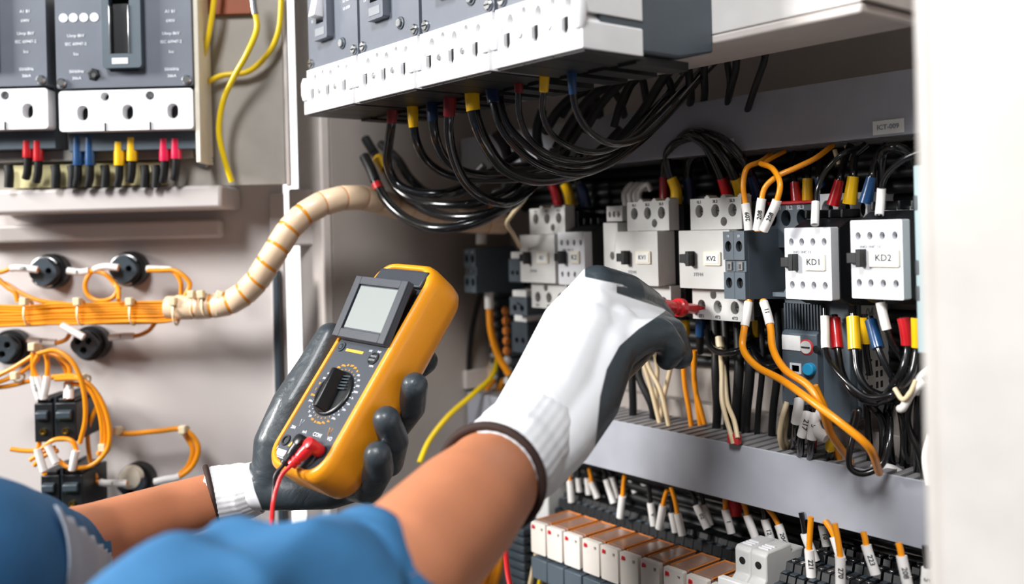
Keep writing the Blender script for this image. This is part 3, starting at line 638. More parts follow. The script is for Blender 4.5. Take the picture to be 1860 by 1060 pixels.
ow('orange wire curving wide right of the black block, middle', [(95, 684, 1.084), (140, 684, 1.084), (170, 715, 1.084), (188, 765, 1.084), (190, 805, 1.084), (178, 825, 1.084)])
ow('orange wire curving wide right of the black block, innermost', [(120, 694, 1.088), (160, 705, 1.088), (180, 745, 1.088), (186, 790, 1.088), (183, 822, 1.088)])
ow('orange wire twisting behind the loop down to the lower lamp back', [(175, 740, 1.12), (160, 780, 1.12), (165, 840, 1.12), (175, 868, 1.12)])
ow('orange wire leading left out of the loose bundle at the picture edge, upper', [(-20, 690), (20, 670), (45, 655), (60, 645)], z=1.09)
ow('orange wire leading left out of the loose bundle at the picture edge, middle', [(-20, 700), (20, 685), (50, 668), (70, 650)], z=1.094)
ow('orange wire leading left out of the loose bundle at the picture edge, lower', [(-20, 705), (20, 700), (60, 690), (100, 684)], z=1.10)
ow('orange wire running right along the door in a long arc above the forearm', [(205, 782, 1.12), (225, 787, 1.12), (290, 782, 1.12), (335, 780, 1.12), (360, 810, 1.12), (350, 845, 1.12), (325, 865, 1.12), (300, 870, 1.12), (280, 875, 1.12)], ends=[MK(-48*k_, -1*k_)], r=.0032)
ow('second orange wire beside the long arc above the forearm', [(335, 786, 1.125), (350, 815, 1.125), (342, 845, 1.125), (325, 862, 1.125)], r=.0032)
ow('orange wire reaching the cream capped lamp back from the left with a white marker', [(150, 855, 1.12), (165, 868, 1.12), (185, 876, 1.12), (205, 877, 1.12), (232, 877, 1.12)], ends=[MK(-50*k_, -1*k_, 'I')])
ow('orange wire under the black block running left to the picture edge', [(20, 815, 1.09), (45, 818, 1.09), (68, 816, 1.09), (72, 800, 1.09)])
ow('orange wire looping below the black block', [(75, 815, 1.08), (100, 798, 1.08), (130, 800, 1.08), (140, 820, 1.08)])
ow('orange wire poking out left below the black block, upper', [(55, 835, 1.085), (75, 822, 1.085), (100, 812, 1.085)])
ow('orange wire poking out left below the black block, lower', [(62, 845, 1.085), (80, 828, 1.085), (105, 818, 1.085)])
ow('cream-marked wire end dropping left into the lower black block', [(68, 815, 1.075), (75, 840, 1.075), (82, 862, 1.075)], ends=[MK(0.0, 40*k_)])
ow('cream-marked wire end slanting across below the black block', [(86, 808, 1.07), (95, 825, 1.07), (103, 842, 1.07)], ends=[MK(0.0, 34*k_)])
ow('cream-marked wire end dropping right into the lower black block', [(138, 818, 1.075), (134, 835, 1.075), (130, 855, 1.075)], ends=[MK(0.0, 34*k_)])
for x, y, lb in ((220, 785, 'small cable tie at the start of the long orange arc'), (337, 783, 'small cable tie at the top of the long orange arc'), (193, 815, 'small cable tie on the wide loop right of the black block'), (67, 634, 'cable tie gathering the wires above the black block'), (35, 686, 'cable tie on the loose bundle at the left edge'), (156, 690, 'small cable tie at the top right of the loose loops')):
    tie(x, y, 15, lb, z=1.085 if x < 200 else 1.115, w=2.4)
def contact_blk(px, py, label, hh=78):
    z = 1.09; s = z/F; t = thing('switch_contact_block', label, 'contact block', D(px, py+hh, z), TH); w = 38*s; H = hh*s
    for x0, x1 in ((-w, -w*.12), (w*.0, w)):
        m = MB().box(x0, x1, -.006, .06, 0, H*.9, 'black_pl').box(x0+.003, x1-.003, -.004, .05, H*.9, H, 'black_pl').prism([(-.0061, H*.5), (-.012, H*.55), (-.012, H*.7), (-.0061, H*.75)], x0+.003, x1-.004, 'dgrey2', 'x')
        m.build('contact_module', t, bevel=.0012)
        xc = (x0+x1)/2
        MB().lathe((xc, -.006, H*.25), (0, -1, 0), [(0, 6*s), (.003, 6*s), (.003, 4*s), (.0012, 4*s)], 'brass', 16).build('terminal_screw', t)
    MB().box(w*.15, w*.8, -.0075, -.0061, H*.50, H*.62, 'green').build('green_tab', t)
    MB().box(-w*.11, -w*.01, -.002, .06, H*.1, H*1.04, 'dgrey2').build('latch', t)
contact_blk(106, 722, 'black double contact block with two brass screws on the door')
contact_blk(118, 852, 'black contact block low on the door, half behind the blue sleeve', 80)
# ------------------------------------------------------------------ black power cables under the tilted breaker row
def pc(label, L, rpx, sl=None, p0=None, m='cable_black', name='power_cable', group='black power cables', extra=(), fl=1.0):
    """L in (px, py, p); rpx radius in pixels at the first point; sl = (colour, from px, to px, radius factor)"""
    pts = bpts(L); s = zof(pts[0])/F; ends = []
    if sl:
        for q_ in sl: ends.append((q_[4] if len(q_) > 4 else 'sleeve', q_[1]*s, q_[2]*s, (q_[3][0]*s, q_[3][1]*s) if isinstance(q_[3], tuple) else q_[3]*s, q_[0]))
    return cable(name, label, 'cable', pts, rpx*s, m, group, ends+list(extra), n=12, res=8)
pc('black cable with dark red sleeve, leftmost under the tilted breaker row', [(714, 195, .53), (711, 225, .53), (706, 262, .535), (704, 295, .54), (718, 330, .55), (748, 348, .56), (800, 352, .58), (850, 335, .62), (900, 310, .66), (960, 300, .70)], 9, [('sl_dred', 4, 40, (11, 8))])
pc('black cable with dull yellow sleeve, second from left under the tilted row', [(749, 185, .53), (751, 225, .53), (757, 258, .535), (775, 292, .55), (810, 316, .57), (860, 326, .60), (930, 325, .64), (1010, 318, .68)], 8, [('sl_yellow', 3, 46, (11, 9))])
pc('black cable with navy sleeve, third from left under the tilted row', [(783, 172, .53), (786, 215, .53), (790, 245, .535), (803, 280, .55), (828, 305, .57), (880, 318, .61), (960, 310, .66), (1040, 290, .71)], 9, [('sl_navy', 3, 48, (11, 10))])
pc('black cable with dark red sleeve, fourth from left, swinging low over the wrap', [(818, 168, .53), (816, 205, .53), (815, 240, .535), (824, 285, .545), (845, 330, .56), (880, 360, .58), (920, 368, .61), (955, 350, .65), (985, 320, .70)], 9.5, [('sl_dred', 3, 42, (13, 11))])
pc('extra thick black cable with yellow sleeve in the middle of the tilted row', [(857, 155, .53), (859, 195, .53), (868, 230, .535), (888, 272, .55), (915, 305, .57), (965, 325, .60), (1030, 320, .64), (1100, 295, .69)], 12, [('sl_yellow', 5, 46, (14, 13))])
pc('black cable of a blue sleeved pair, front one, middle of the tilted row', [(892, 150, .53), (898, 195, .53), (912, 235, .535), (942, 272, .55), (985, 302, .57), (1045, 316, .60), (1105, 298, .64), (1165, 255, .68), (1230, 190, .73), (1290, 120, .76)], 7, [('sl_navy', 4, 38, (13, 11))])
pc('black cable of a blue sleeved pair, rear one, middle of the tilted row', [(905, 150, .55), (910, 190, .55), (922, 225, .555), (955, 262, .57), (1000, 290, .59), (1055, 300, .62), (1110, 283, .66), (1165, 235, .70), (1215, 170, .75), (1245, 125, .77)], 7)
pc('thin glossy black cable with red sleeve right of the blue sleeved pair', [(942, 122, .53), (942, 165, .53), (943, 205, .535), (957, 245, .545), (990, 276, .56), (1040, 291, .59), (1095, 282, .63), (1140, 250, .67), (1185, 200, .71), (1235, 140, .76)], 6, [('sl_dred', 8, 46, (9, 8))])
pc('thin glossy black cable with yellow sleeve under the right end of the tilted row', [(990, 108, .53), (988, 160, .53), (985, 200, .535), (1000, 240, .545), (1035, 266, .56), (1085, 276, .59), (1140, 255, .63), (1190, 212, .68), (1250, 150, .74), (1300, 95, .77)], 6, [('sl_yellow', 12, 58, (10.5, 8.5))])
pc('thin black cable with blue sleeve, rightmost under the tilted row', [(1038, 105, .53), (1040, 160, .53), (1047, 200, .535), (1070, 238, .545), (1110, 260, .57), (1160, 252, .61), (1210, 212, .66), (1262, 152, .72), (1315, 98, .77)], 6.5, [('sl_blue', 10, 66, (9.5, 7.5))])
# loose end cables in front of the spiral wrap
pc('loose black cable end with yellow band hanging left, upper one', [(664, 252, .60), (678, 275, .60), (698, 303, .60), (716, 337, .60), (745, 360, .605), (795, 371, .61), (860, 369, .63), (915, 350, .66), (960, 320, .70)], 7.5, [('cable_matte', 0, 42, (8.5, 8.5), 'end_cap'), ('sl_yellow', 58, 90, 11, 'colour_band')])
pc('loose black cable end with red band hanging left, lowest loop', [(662, 284, .58), (675, 310, .58), (685, 335, .58), (700, 362, .58), (735, 395, .585), (790, 414, .59), (850, 408, .61), (905, 385, .64), (950, 345, .68)], 8.5, [('cable_matte', 0, 60, (9.5, 9.5), 'end_cap'), ('red_pl', 66, 80, 9.6, 'colour_band')])
pc('black cable looping low between the banded cable ends', [(700, 300, .615), (735, 355, .615), (775, 382, .62), (830, 394, .625), (885, 388, .64), (930, 372, .66), (965, 340, .69)], 8)
pc('black cable dropping behind the leftmost red sleeve', [(692, 262, .63), (722, 290, .63), (745, 325, .63), (775, 350, .64), (830, 350, .65), (880, 322, .67), (940, 280, .70)], 8.5)
CL = ['rightmost, slanting alone before the pale back plate', 'second from the right, nearly straight', 'third from the right, touching its neighbour', 'falling straight behind the upper duct', 'falling straight left of the lone straight one', 'bent in a tall arch at the flange', 'bent in a low arch, left one', 'slanting up to the flange at the middle', 'long slant reaching the upper right flange', 'thick slant low at the left', 'thick slant high at the left', 'small bend under the flange', 'thick slant rising from the dark centre', 'flat slant over the upper duct front', 'bulging round towards the left wall', 'thick drop under the blue sleeved pair', 'thick drop behind the thin red sleeved cable', 'short drop at the upper duct edge', 'short stub near the left wall']
# mass of black cables rising behind the plate
for i, (L, r) in enumerate([([(1395, 60, .72), (1388, 110, .72), (1378, 140, .725), (1366, 175, .74), (1350, 225, .80)], 6.5), ([(1338, 80, .72), (1337, 120, .725), (1329, 155, .74), (1322, 182, .77), (1315, 230, .81)], 7),
     ([(1318, 85, .73), (1322, 120, .73), (1326, 150, .74), (1322, 182, .76), (1320, 230, .81)], 6), ([(1280, 95, .73), (1279, 130, .73), (1280, 165, .75), (1278, 190, .78), (1275, 240, .81)], 7),
     ([(1248, 110, .73), (1252, 140, .73), (1255, 175, .75), (1252, 200, .78), (1250, 240, .81)], 7.5), ([(1130, 190, .70), (1150, 150, .71), (1185, 128, .72), (1210, 140, .73), (1222, 170, .75), (1228, 200, .78)], 7),
     ([(1115, 230, .70), (1130, 180, .70), (1150, 145, .71), (1165, 142, .73), (1172, 170, .75), (1177, 205, .78)], 7), ([(1060, 240, .69), (1095, 185, .70), (1140, 140, .71), (1180, 118, .73)], 8),
     ([(1085, 300, .68), (1125, 255, .69), (1165, 205, .70), (1200, 150, .72), (1225, 118, .74)], 8.5), ([(1010, 270, .69), (1040, 220, .70), (1075, 175, .71), (1110, 150, .72)], 9),
     ([(990, 240, .70), (1015, 200, .70), (1050, 170, .71), (1080, 160, .72)], 9), ([(1020, 210, .71), (1050, 165, .71), (1070, 160, .72), (1085, 185, .74), (1090, 215, .77)], 8),
     ([(960, 330, .70), (1000, 300, .70), (1040, 250, .71), (1065, 210, .72), (1075, 190, .73)], 9.5), ([(940, 345, .70), (985, 330, .71), (1040, 310, .71), (1090, 275, .72), (1130, 235, .73)], 9),
     ([(930, 255, .70), (955, 290, .70), (960, 320, .70), (930, 345, .70), (900, 352, .70)], 9), ([(900, 240, .68), (915, 262, .69), (925, 300, .70), (920, 340, .71)], 10), ([(985, 200, .70), (975, 240, .70), (985, 290, .71), (1000, 330, .72)], 9), ([(1110, 158, .72), (1125, 180, .73), (1135, 215, .77)], 7),
     ([(880, 300, .70), (850, 330, .69), (835, 345, .69)], 8)]):
    pc('matte black cable crossing behind the glossy loops, '+CL[i], L, r, m='cable_matte', group='black cables crossing behind the glossy loops', name='black_cable')
# arch of cables over the contactor KV2
AR = 'black cables arching over the contactor marked KV2'
for i, (L, r, c, lb) in enumerate([
     ([(1228, 372, .775), (1228, 345, .775), (1215, 310, .77), (1212, 280, .765), (1230, 258, .76), (1262, 250, .765), (1290, 268, .78), (1300, 300, .80)], 8, 'sl_yellow', 'arching black cable with dull yellow sleeve behind and left of KV2'),
     ([(1208, 370, .785), (1208, 345, .785), (1208, 300, .78), (1220, 265, .77), (1250, 248, .77), (1280, 262, .785), (1288, 300, .80)], 8, 'sl_dred', 'arching black cable with dark red sleeve, far left of the arch'),
     ([(1325, 370, .785), (1317, 340, .78), (1302, 300, .77), (1280, 262, .76), (1250, 246, .76), (1228, 262, .775), (1220, 300, .80)], 9, 'red_pl', 'arching black cable with red sleeve above the top right of KV2'),
     ([(1350, 368, .78), (1338, 330, .77), (1318, 290, .755), (1288, 254, .75), (1258, 240, .755), (1235, 255, .77), (1226, 300, .80)], 9, 'sl_yellow', 'arching black cable with bright yellow sleeve, outer right of the arch'),
     ([(1376, 360, .79), (1366, 325, .78), (1345, 285, .76), (1310, 252, .75), (1270, 240, .755), (1240, 250, .775), (1232, 300, .80)], 9, 'sl_navy', 'arching black cable with navy sleeve, rightmost of the arch'),
     ([(1252, 372, .79), (1252, 345, .79), (1250, 310, .785), (1258, 285, .78), (1275, 280, .785), (1288, 310, .80)], 8, 'sl_navy', 'inner arching black cable with navy sleeve')]):
    pc(lb, L, r, [(c, 2, 50, (11, 9.5))], group=AR)
for i, (x, c) in enumerate(((1010, 'sl_dred'), (1033, 'sl_yellow'), (1060, 'sl_navy'))):
    pc('black cable with %s sleeve above the two leftmost contactors' % ('dark red', 'yellow', 'navy')[i], [(x+6, 375, .79), (x, 350, .785), (x-10, 325, .78), (x-12, 300, .76), (x-5, 275, .74)], 8, [(c, 2, 44, (10, 9))], group='sleeved cables above the left contactors')
for i, x in enumerate((1140, 1150, 1160, 1168)):
    cable('cream_wire', 'pale twisted wire end above the contactor marked KV1, %s' % ('first', 'second', 'third', 'fourth')[i], 'wire', bpts([(x-4, 372, .79), (x-6, 350, .785), (x+8, 335, .785), (x+14, 345, .79)]), .0032, 'marker', 'pale twisted wires')
# coloured lugs on the two right contactors, upper side
UP = 'coloured cable sleeves above the white square contactors'
for px, py0, py1, lx, r0, r1, c, p, tail, lb in (
    (1443, 330, 366, 1448, 8, 11, 'sl_red', .80, [(1440, 318), (1436, 300), (1445, 275)], 'small red sleeve, leftmost above the red topped terminal block'),
    (1467, 324, 364, 1467, 9, 10, 'sl_yellow', .80, [(1468, 305), (1470, 285), (1480, 268)], 'small yellow sleeve above the red topped terminal block'),
    (1488, 322, 366, 1497, 9, 11, 'sl_blue', .80, [(1488, 305), (1492, 285), (1500, 270)], 'small blue sleeve above the red topped terminal block'),
    (1526, 325, 372, 1513, 9, 12, 'sl_red', .775, [(1530, 308), (1535, 288), (1545, 262)], 'large slanted red sleeve above the half hidden contactor'),
    (1550, 320, 370, 1543, 10, 13, 'sl_yellow', .77, [(1550, 300), (1555, 280), (1575, 262)], 'large yellow sleeve above the half hidden contactor'),
    (1584, 320, 368, 1572, 9, 13, 'sl_blue', .765, [(1588, 300), (1595, 280), (1610, 262)], 'large blue sleeve above the half hidden contactor')):
    L = [(lx, py1, p), ((px*2+lx)/3, (py0*2+py1)/3, p), (px, py0-2, p)]+[(a, b, p+.005*(i+1)) for i, (a, b) in enumerate(tail)]
    pc(lb, L, r0*.72, [(c, 0, py1-py0, (r1, r0))], group=UP)
pc('black cable humped in an arch above the rightmost contactor', [(1600, 345, .78), (1600, 300, .775), (1606, 275, .77), (1625, 267, .765), (1645, 275, .77), (1655, 300, .78)], 9, group=None)
pc('black wire sweeping up right out of a white sleeve above the rightmost contactor', [(1597, 392, .735), (1600, 360, .74), (1602, 338, .74), (1612, 315, .735), (1640, 290, .73), (1680, 272, .73)], 5.5, [('marker', 2, 52, 8)], group=None)
pc('black wire rising from the white marker on the middle square contactor', [(1480, 408, .725), (1481, 385, .73), (1482, 362, .735), (1485, 340, .74), (1500, 310, .745), (1530, 280, .75), (1560, 268, .77)], 4.5, [('marker', 0, 46, 7.5)], group=None)
for i, (x, y) in enumerate(((1520, 290), (1541, 282))): cable('cream_wire', 'short yellowish wire end in the dark under the upper duct, %s' % ('left', 'right')[i], 'wire', bpts([(x-4, y-18, .79), (x, y-5, .79), (x+4, y+8, .79)]), .0022, 'wire_cream')
# orange control wires above KV2
def wirep(label, L, r=.0026, m='wire_orange', ends=(), group=None, name='orange_wire'): return cable(name, label, 'wire', bpts(L), r, m, group, ends, n=10)
kz = .90/F
wirep('orange wire rising from a white marker, left of the three on the dark grey block', [(1360, 418, .73), (1358, 395, .73), (1354, 370, .73), (1350, 335, .73), (1357, 305, .735), (1380, 294, .75), (1400, 280, .78)], ends=[MK(0, 48*kz, '209')])
wirep('orange wire from the middle marker leaving up right across the sleeves', [(1375, 420, .72), (1379, 395, .72), (1383, 365, .72), (1390, 340, .722), (1412, 320, .725), (1445, 305, .735), (1480, 288, .75), (1512, 264, .775)], ends=[MK(2*kz, 58*kz, '208')])
wirep('orange wire bowing right from the slanted white marker on the dark grey block', [(1386, 420, .71), (1398, 395, .71), (1411, 365, .71), (1417, 335, .712), (1405, 308, .72), (1382, 297, .735)], ends=[MK(2*kz, 60*kz, '208')])
wirep('thin orange wire branching in the dark just under the upper duct', [(1382, 300, .75), (1400, 288, .76), (1425, 275, .78)], .0022)
# orange control wires below
wirep('long orange wire sweeping down right across the grey relay into the duct, left one', [(1360, 545, .74), (1357, 570, .735), (1352, 597, .73), (1349, 630, .725), (1372, 663, .71), (1420, 690, .70), (1470, 725, .69), (1530, 770, .69), (1575, 808, .70), (1597, 858, .74)], .0034, ends=[MK(4*kz, 48*kz)])
wirep('long orange wire falling steeply over the grey relay into the duct, right one', [(1386, 545, .74), (1394, 570, .735), (1400, 597, .73), (1403, 630, .72), (1425, 670, .705), (1470, 702, .70), (1492, 740, .70), (1508, 785, .72), (1545, 838, .76)], .0034, ends=[MK(4*kz, 50*kz, '11')])
wirep('orange wire ending in a yellow sleeve beside the duct, short', [(1480, 700, .73), (1500, 745, .74), (1510, 790, .76), (1525, 835, .78)], .003)
for i, L in enumerate(([(1240, 645, .80), (1244, 700, .80), (1252, 745, .80), (1256, 775, .80)], [(1258, 640, .80), (1263, 700, .80), (1268, 745, .80), (1272, 772, .80)], [(1262, 636, .795), (1262, 700, .80), (1272, 740, .80), (1280, 770, .80)])):
    wirep('orange wire dropping into the lower duct right of the fingers, %s' % ('left', 'middle', 'right')[i], L, .0028)
for i, L in enumerate(([(1160, 640, .79), (1170, 665, .79), (1185, 715, .79), (1201, 780, .79)], [(1168, 630, .785), (1178, 665, .785), (1200, 710, .785), (1216, 778, .785)], [(1190, 640, .80), (1194, 670, .80), (1192, 715, .80), (1198, 765, .80)], [(1220, 660, .80), (1213, 690, .80), (1205, 725, .80), (1200, 760, .80)])):
    wirep('cream wire dropping into the lower duct under the gloved fingers, %s' % ('leftmost', 'second', 'third', 'rightmost')[i], L, .0026, 'wire_cream', name='cream_wire')
wirep('cream wire hanging from a small sleeve to the red clip, left strand', [(1307, 612, .79), (1309, 640, .785), (1311, 680, .775), (1312, 730, .765), (1328, 790, .755), (1332, 805, .755)], .0025, 'wire_cream', ends=[('ferrule', 0, 22*kz, .0045, 'tie')], name='cream_wire')
wirep('cream wire running to the red clip, right strand', [(1310, 645, .79), (1316, 680, .78), (1321, 730, .77), (1334, 765, .76), (1340, 795, .755)], .0025, 'wire_cream', name='cream_wire')
P = B(1330, 797, .755); m = MB().box(-.006, .007, -.001, .006, -.005, .005, 'clear_red')
tag(m.build('red_clip', loc=P, bevel=.001), 'small red clip on the edge of the lower duct holding two cream wires', 'clip')
for i, L in enumerate(([(1430, 730, .765), (1422, 755, .76), (1417, 790, .765), (1422, 815, .78)], [(1428, 735, .775), (1427, 765, .77), (1425, 795, .775), (1432, 810, .785)])):
    wirep('cream wire leaving the bottom of the grey overload relay, %s' % ('front strand', 'rear strand')[i], L, .0028, 'wire_cream', name='cream_wire')
# black vertical cables behind, between rail and duct
for i, (x, x2, r) in enumerate(((1300, 1303, 8), (1318, 1322, 7), (1342, 1338, 9), (1362, 1356, 9), (1384, 1378, 5.5), (1412, 1405, 7), (1428, 1436, 6), (1160, 1185, 7), (1148, 1150, 7))):
    pc('black cable dropping into the lower duct behind the front wires, '+('third', 'fourth', 'fifth', 'sixth', 'thin seventh', 'eighth', 'ninth', 'second', 'first')[i]+' from the left', [(x-4, 560, .80), (x, 620, .795), (x, 680, .79), (x2, 740, .795), (x2-3, 790, .82)], r, m='cable_matte', group='black cables dropping into the lower duct', name='black_cable')
pc('black cable loop drooping under the contactor marked KV2', [(1285, 600, .79), (1290, 628, .78), (1310, 640, .775), (1345, 636, .775), (1365, 620, .79)], 6, group=None)
pc('black cable loop drooping between the two long orange wires', [(1362, 600, .80), (1370, 640, .785), (1395, 664, .78), (1425, 655, .785), (1440, 620, .80)], 8, group=None)
for i, (x, c) in enumerate(((1244, 'sl_yellow'), (1272, 'sl_blue'), (1345, 'sl_dred'), (1374, 'sl_yellow'))):
    pc('dim cable with %s sleeve in the shadow below the contactor marked KV2' % ('dull yellow', 'blue', 'dark red', 'right hand yellow')[i], [(x, 575, .80), (x, 600, .80), (x-1, 640, .81)], 7, [(c, 6, 34, 9)], group='dim sleeved cables below KV2', m='cable_matte')
# markers at relay foot
for i, (x0, y0, x1, y1, tx) in enumerate(((1452, 728, 1446, 768, None), (1467, 752, 1456, 795, '217'), (1480, 755, 1474, 800, '5'))):
    cable('black_wire', 'black wire with white marker under the grey overload relay, %s' % ('left', 'middle, printed 217', 'right')[i], 'wire', bpts([(x0+1, y0-14, .76), (x0, y0, .755), ((x0+x1)/2, (y0+y1)/2, .75), (x1, y1, .75), (x1-2, y1+25, .76), (x1-10, y1+45, .79)]), .0034, 'cable_black', None, [('wire_marker', 13*kz, 56*kz, .0048, 'marker', tx)])
cable('cream_wire', 'white wire bending under the grey overload relay into a yellow sleeve', 'wire', bpts([(1492, 748, .76), (1480, 762, .755), (1485, 782, .75), (1502, 795, .75)]), .0052, 'marker')
pc('black cable with yellow sleeve standing in the lower duct', [(1508, 790, .76), (1508, 815, .765), (1506, 845, .79)], 8, [('sl_yellow', 4, 30, 9)], group=None)
pc('black cable with red sleeve standing in the lower duct', [(1478, 785, .775), (1477, 810, .78), (1478, 840, .80)], 6, [('sl_red', 6, 30, 7)], group=None)
# lower lugs of the right contactors
DN = 'coloured cable sleeves under the white square contactors'
for lb, L, r, c, a, b, rr in (
    ('black wire with long white marker under the white square contactor', [(1498, 560, .755), (1499, 600, .75), (1500, 634, .745), (1510, 660, .735), (1535, 690, .73), (1575, 720, .73), (1620, 716, .735), (1650, 690, .75), (1664, 650, .77)], 5, 'marker', 14, 74, 8),
    ('black cable with red sleeve under the white square contactors', [(1515, 572, .765), (1518, 605, .76), (1522, 640, .755), (1530, 680, .745), (1548, 710, .74), (1580, 728, .745), (1620, 725, .76)], 7, 'sl_red', 6, 62, 11),
    ('black cable with yellow sleeve, front, under the white square contactors', [(1549, 570, .76), (1551, 605, .755), (1553, 640, .75), (1558, 675, .745), (1575, 705, .745), (1610, 722, .755)], 7, 'sl_yellow', 6, 66, 12),
    ('black cable with blue sleeve under the rightmost contactor', [(1580, 575, .765), (1588, 605, .76), (1598, 640, .755), (1612, 670, .755), (1625, 695, .76), (1620, 720, .77)], 6, 'sl_blue', 8, 62, 11),
    ('black cable with red sleeve close to the cabinet frame', [(1640, 575, .745), (1645, 600, .745), (1648, 632, .745), (1640, 670, .74), (1610, 715, .745), (1590, 735, .76)], 6.5, 'sl_red', 2, 52, 11),
    ('black cable with yellow sleeve half behind the cabinet frame', [(1664, 575, .735), (1665, 605, .735), (1665, 635, .735), (1655, 680, .73), (1625, 715, .735), (1595, 730, .75)], 6.5, 'sl_yellow', 2, 56, 9.5),
    ('yellow sleeved cable tucked behind the front yellow sleeve', [(1570, 570, .785), (1572, 600, .785), (1574, 640, .785), (1580, 680, .79)], 6, 'sl_yellow', 6, 54, 10),
    ('black wire with tilted white marker under the rightmost contactor', [(1598, 545, .735), (1604, 572, .735), (1612, 602, .735), (1622, 625, .74), (1642, 655, .75), (1655, 700, .77)], 6, 'marker', 4, 54, 8.5)):
    pc(lb, L, r, [(c, a, b, rr)], group=DN)
for i, (L, r) in enumerate([([(1548, 770, .77), (1555, 745, .74), (1560, 745, .735), (1552, 780, .735), (1543, 820, .73), (1545, 850, .73), (1565, 860, .735), (1600, 845, .745), (1615, 805, .75), (1617, 765, .76), (1612, 740, .77)], 5.5),
                            ([(1570, 722, .76), (1585, 740, .76), (1600, 760, .77), (1605, 800, .79), (1600, 860, .81)], 8), ([(1630, 715, .765), (1640, 750, .77), (1645, 800, .785), (1640, 870, .81)], 10),
                            ([(1665, 690, .745), (1655, 720, .75), (1650, 770, .76), (1668, 820, .76), (1680, 870, .77)], 6), ([(1575, 735, .775), (1578, 790, .785), (1582, 850, .80)], 7),
                            ([(1678, 640, .75), (1672, 700, .755), (1668, 770, .76), (1668, 860, .79)], 9), ([(1655, 640, .77), (1640, 680, .765), (1620, 720, .765), (1612, 770, .78), (1618, 850, .80)], 10)]):
    pc('black tangled cable by the right frame, %s' % ('curling in a small loop over the duct edge', 'falling straight at the left side', 'falling thickly in the middle', 'bowed towards the frame', 'half hidden at the rear left', 'closest to the frame', 'crossing from the upper right')[i], L, r, group='tangle of black cables at the right frame', name='black_cable')
for i, L in enumerate(([(1690, 668, .735), (1668, 690, .735), (1662, 715, .735)], [(1680, 690, .73), (1655, 715, .73), (1640, 740, .73), (1635, 742, .735)], [(1560, 860, .79), (1590, 848, .785), (1620, 850, .785), (1650, 868, .79)], [(1690, 790, .72), (1682, 830, .72), (1688, 880, .72)])):
    wirep('cream wire loop at the right frame, %s' % ('uppermost', 'second, tied to the black bundle', 'lying in the duct', 'lowest, against the frame')[i], L, .0034, 'marker', name='cream_wire')
cable('cable_tie', 'cream tie holding the black loops together near the right frame', 'cable tie', bpts([(1625, 705, .728), (1640, 725, .725), (1652, 715, .725), (1664, 690, .728)]), .002, 'wire_cream')
tag(bpy.context.scene.collection.objects[-1], 'cream tie holding the black loops together near the right frame', 'cable tie')
# wires lying in the lower duct
for i, (x, y) in enumerate(((1260, 798), (1300, 806), (1240, 795), (1420, 830))):
    wirep('piece of orange wire lying in the lower duct, %s' % ('second from left', 'third from left', 'leftmost', 'rightmost')[i], [(x-50, y-8, .79), (x, y, .79), (x+60, y+16, .79)], .0035)
# left: wires between wrap and contactors
wirep('cream wire zigzagging down from the black bundle to the leftmost contactor', [(968, 336, .70), (950, 365, .70), (930, 390, .70), (921, 406, .70), (932, 425, .71), (944, 448, .73)], .0026, 'wire_cream', name='cream_wire')
wirep('orange wire entering a thick white marker above the far left block', [(905, 345, .79), (895, 375, .775), (880, 395, .765), (876, 410, .76), (874, 445, .755)], .004, ends=[('wire_marker', -42*1.1/F, -.0005, .0075, 'marker')])
wirep('orange wire with white marker falling from the far left block and curving to the glove', [(888, 530, .76), (889, 560, .76), (892, 600, .76), (905, 645, .77), (925, 680, .78)], .0048, ends=[('wire_marker', 0, 34*1.1/F, .0062, 'marker')])
wirep('dull yellow wire sweeping down left in front of the cabinet wall', [(905, 640, .80), (895, 680, .78), (860, 715, .74), (815, 755, .70), (780, 800, .67), (762, 840, .65)], .0036, 'wire_yellow', name='yellow_wire')
wirep('orange wire hanging behind the white cuff, left', [(895, 690, .79), (875, 725, .79), (870, 770, .79)], .004)
wirep('orange wire hanging behind the white cuff, right', [(915, 690, .80), (895, 730, .80), (885, 765, .80)], .004)
pc('grey black cable hanging in a long curve on the cabinet wall left of the contactors', [(874, 530, .77), (862, 575, .77), (853, 640, .77), (853, 700, .77), (862, 735, .77), (878, 765, .77)], 5, group=None, m='cable_matte')
P = spline(bpts([(905, 660, .81), (892, 700, .81), (885, 740, .81), (880, 790, .81)]), 6)
cable('spiral_wrap', 'short peach spiral wrapped harness behind the white glove cuff', 'cable harness', P, .013, 'wrap')

# added dark cables standing in for shade under the upper duct and along the rail
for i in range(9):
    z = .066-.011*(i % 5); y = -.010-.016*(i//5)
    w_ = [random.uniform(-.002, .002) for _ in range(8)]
    cable('black_cable', 'added dark cable standing in for the shade under the upper duct behind the arches', 'cable', [Vector((-.98+.1*j, y, z+w_[j % 8])) for j in range(8)], .0062, 'cable_matte', 'added dark cables for the shade under the upper duct', n=8, res=3)
for i in range(6):  # more added cables, filling the shade below the contactor row
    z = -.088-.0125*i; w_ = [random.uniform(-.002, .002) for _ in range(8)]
    cable('black_cable', 'added dark cable standing in for the shade below the contactor row', 'cable', [Vector((-.98+.1*j, -.010, z+w_[j % 8])) for j in range(8)], .0062, 'cable_matte', 'added dark cables for the shade below the contactor row', n=8, res=3)

for i in range(7):  # added cables that blacken the shaded back plate under the lower duct
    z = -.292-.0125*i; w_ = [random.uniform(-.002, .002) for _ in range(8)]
    cable('black_cable', 'added dark cable standing in for the shade behind the marked wires under the lower duct', 'cable', [Vector((-.98+.1*j, -.010, z+w_[j % 8])) for j in range(8)], .0062, 'cable_matte', 'added dark cables for the shade under the lower duct', n=8, res=3)
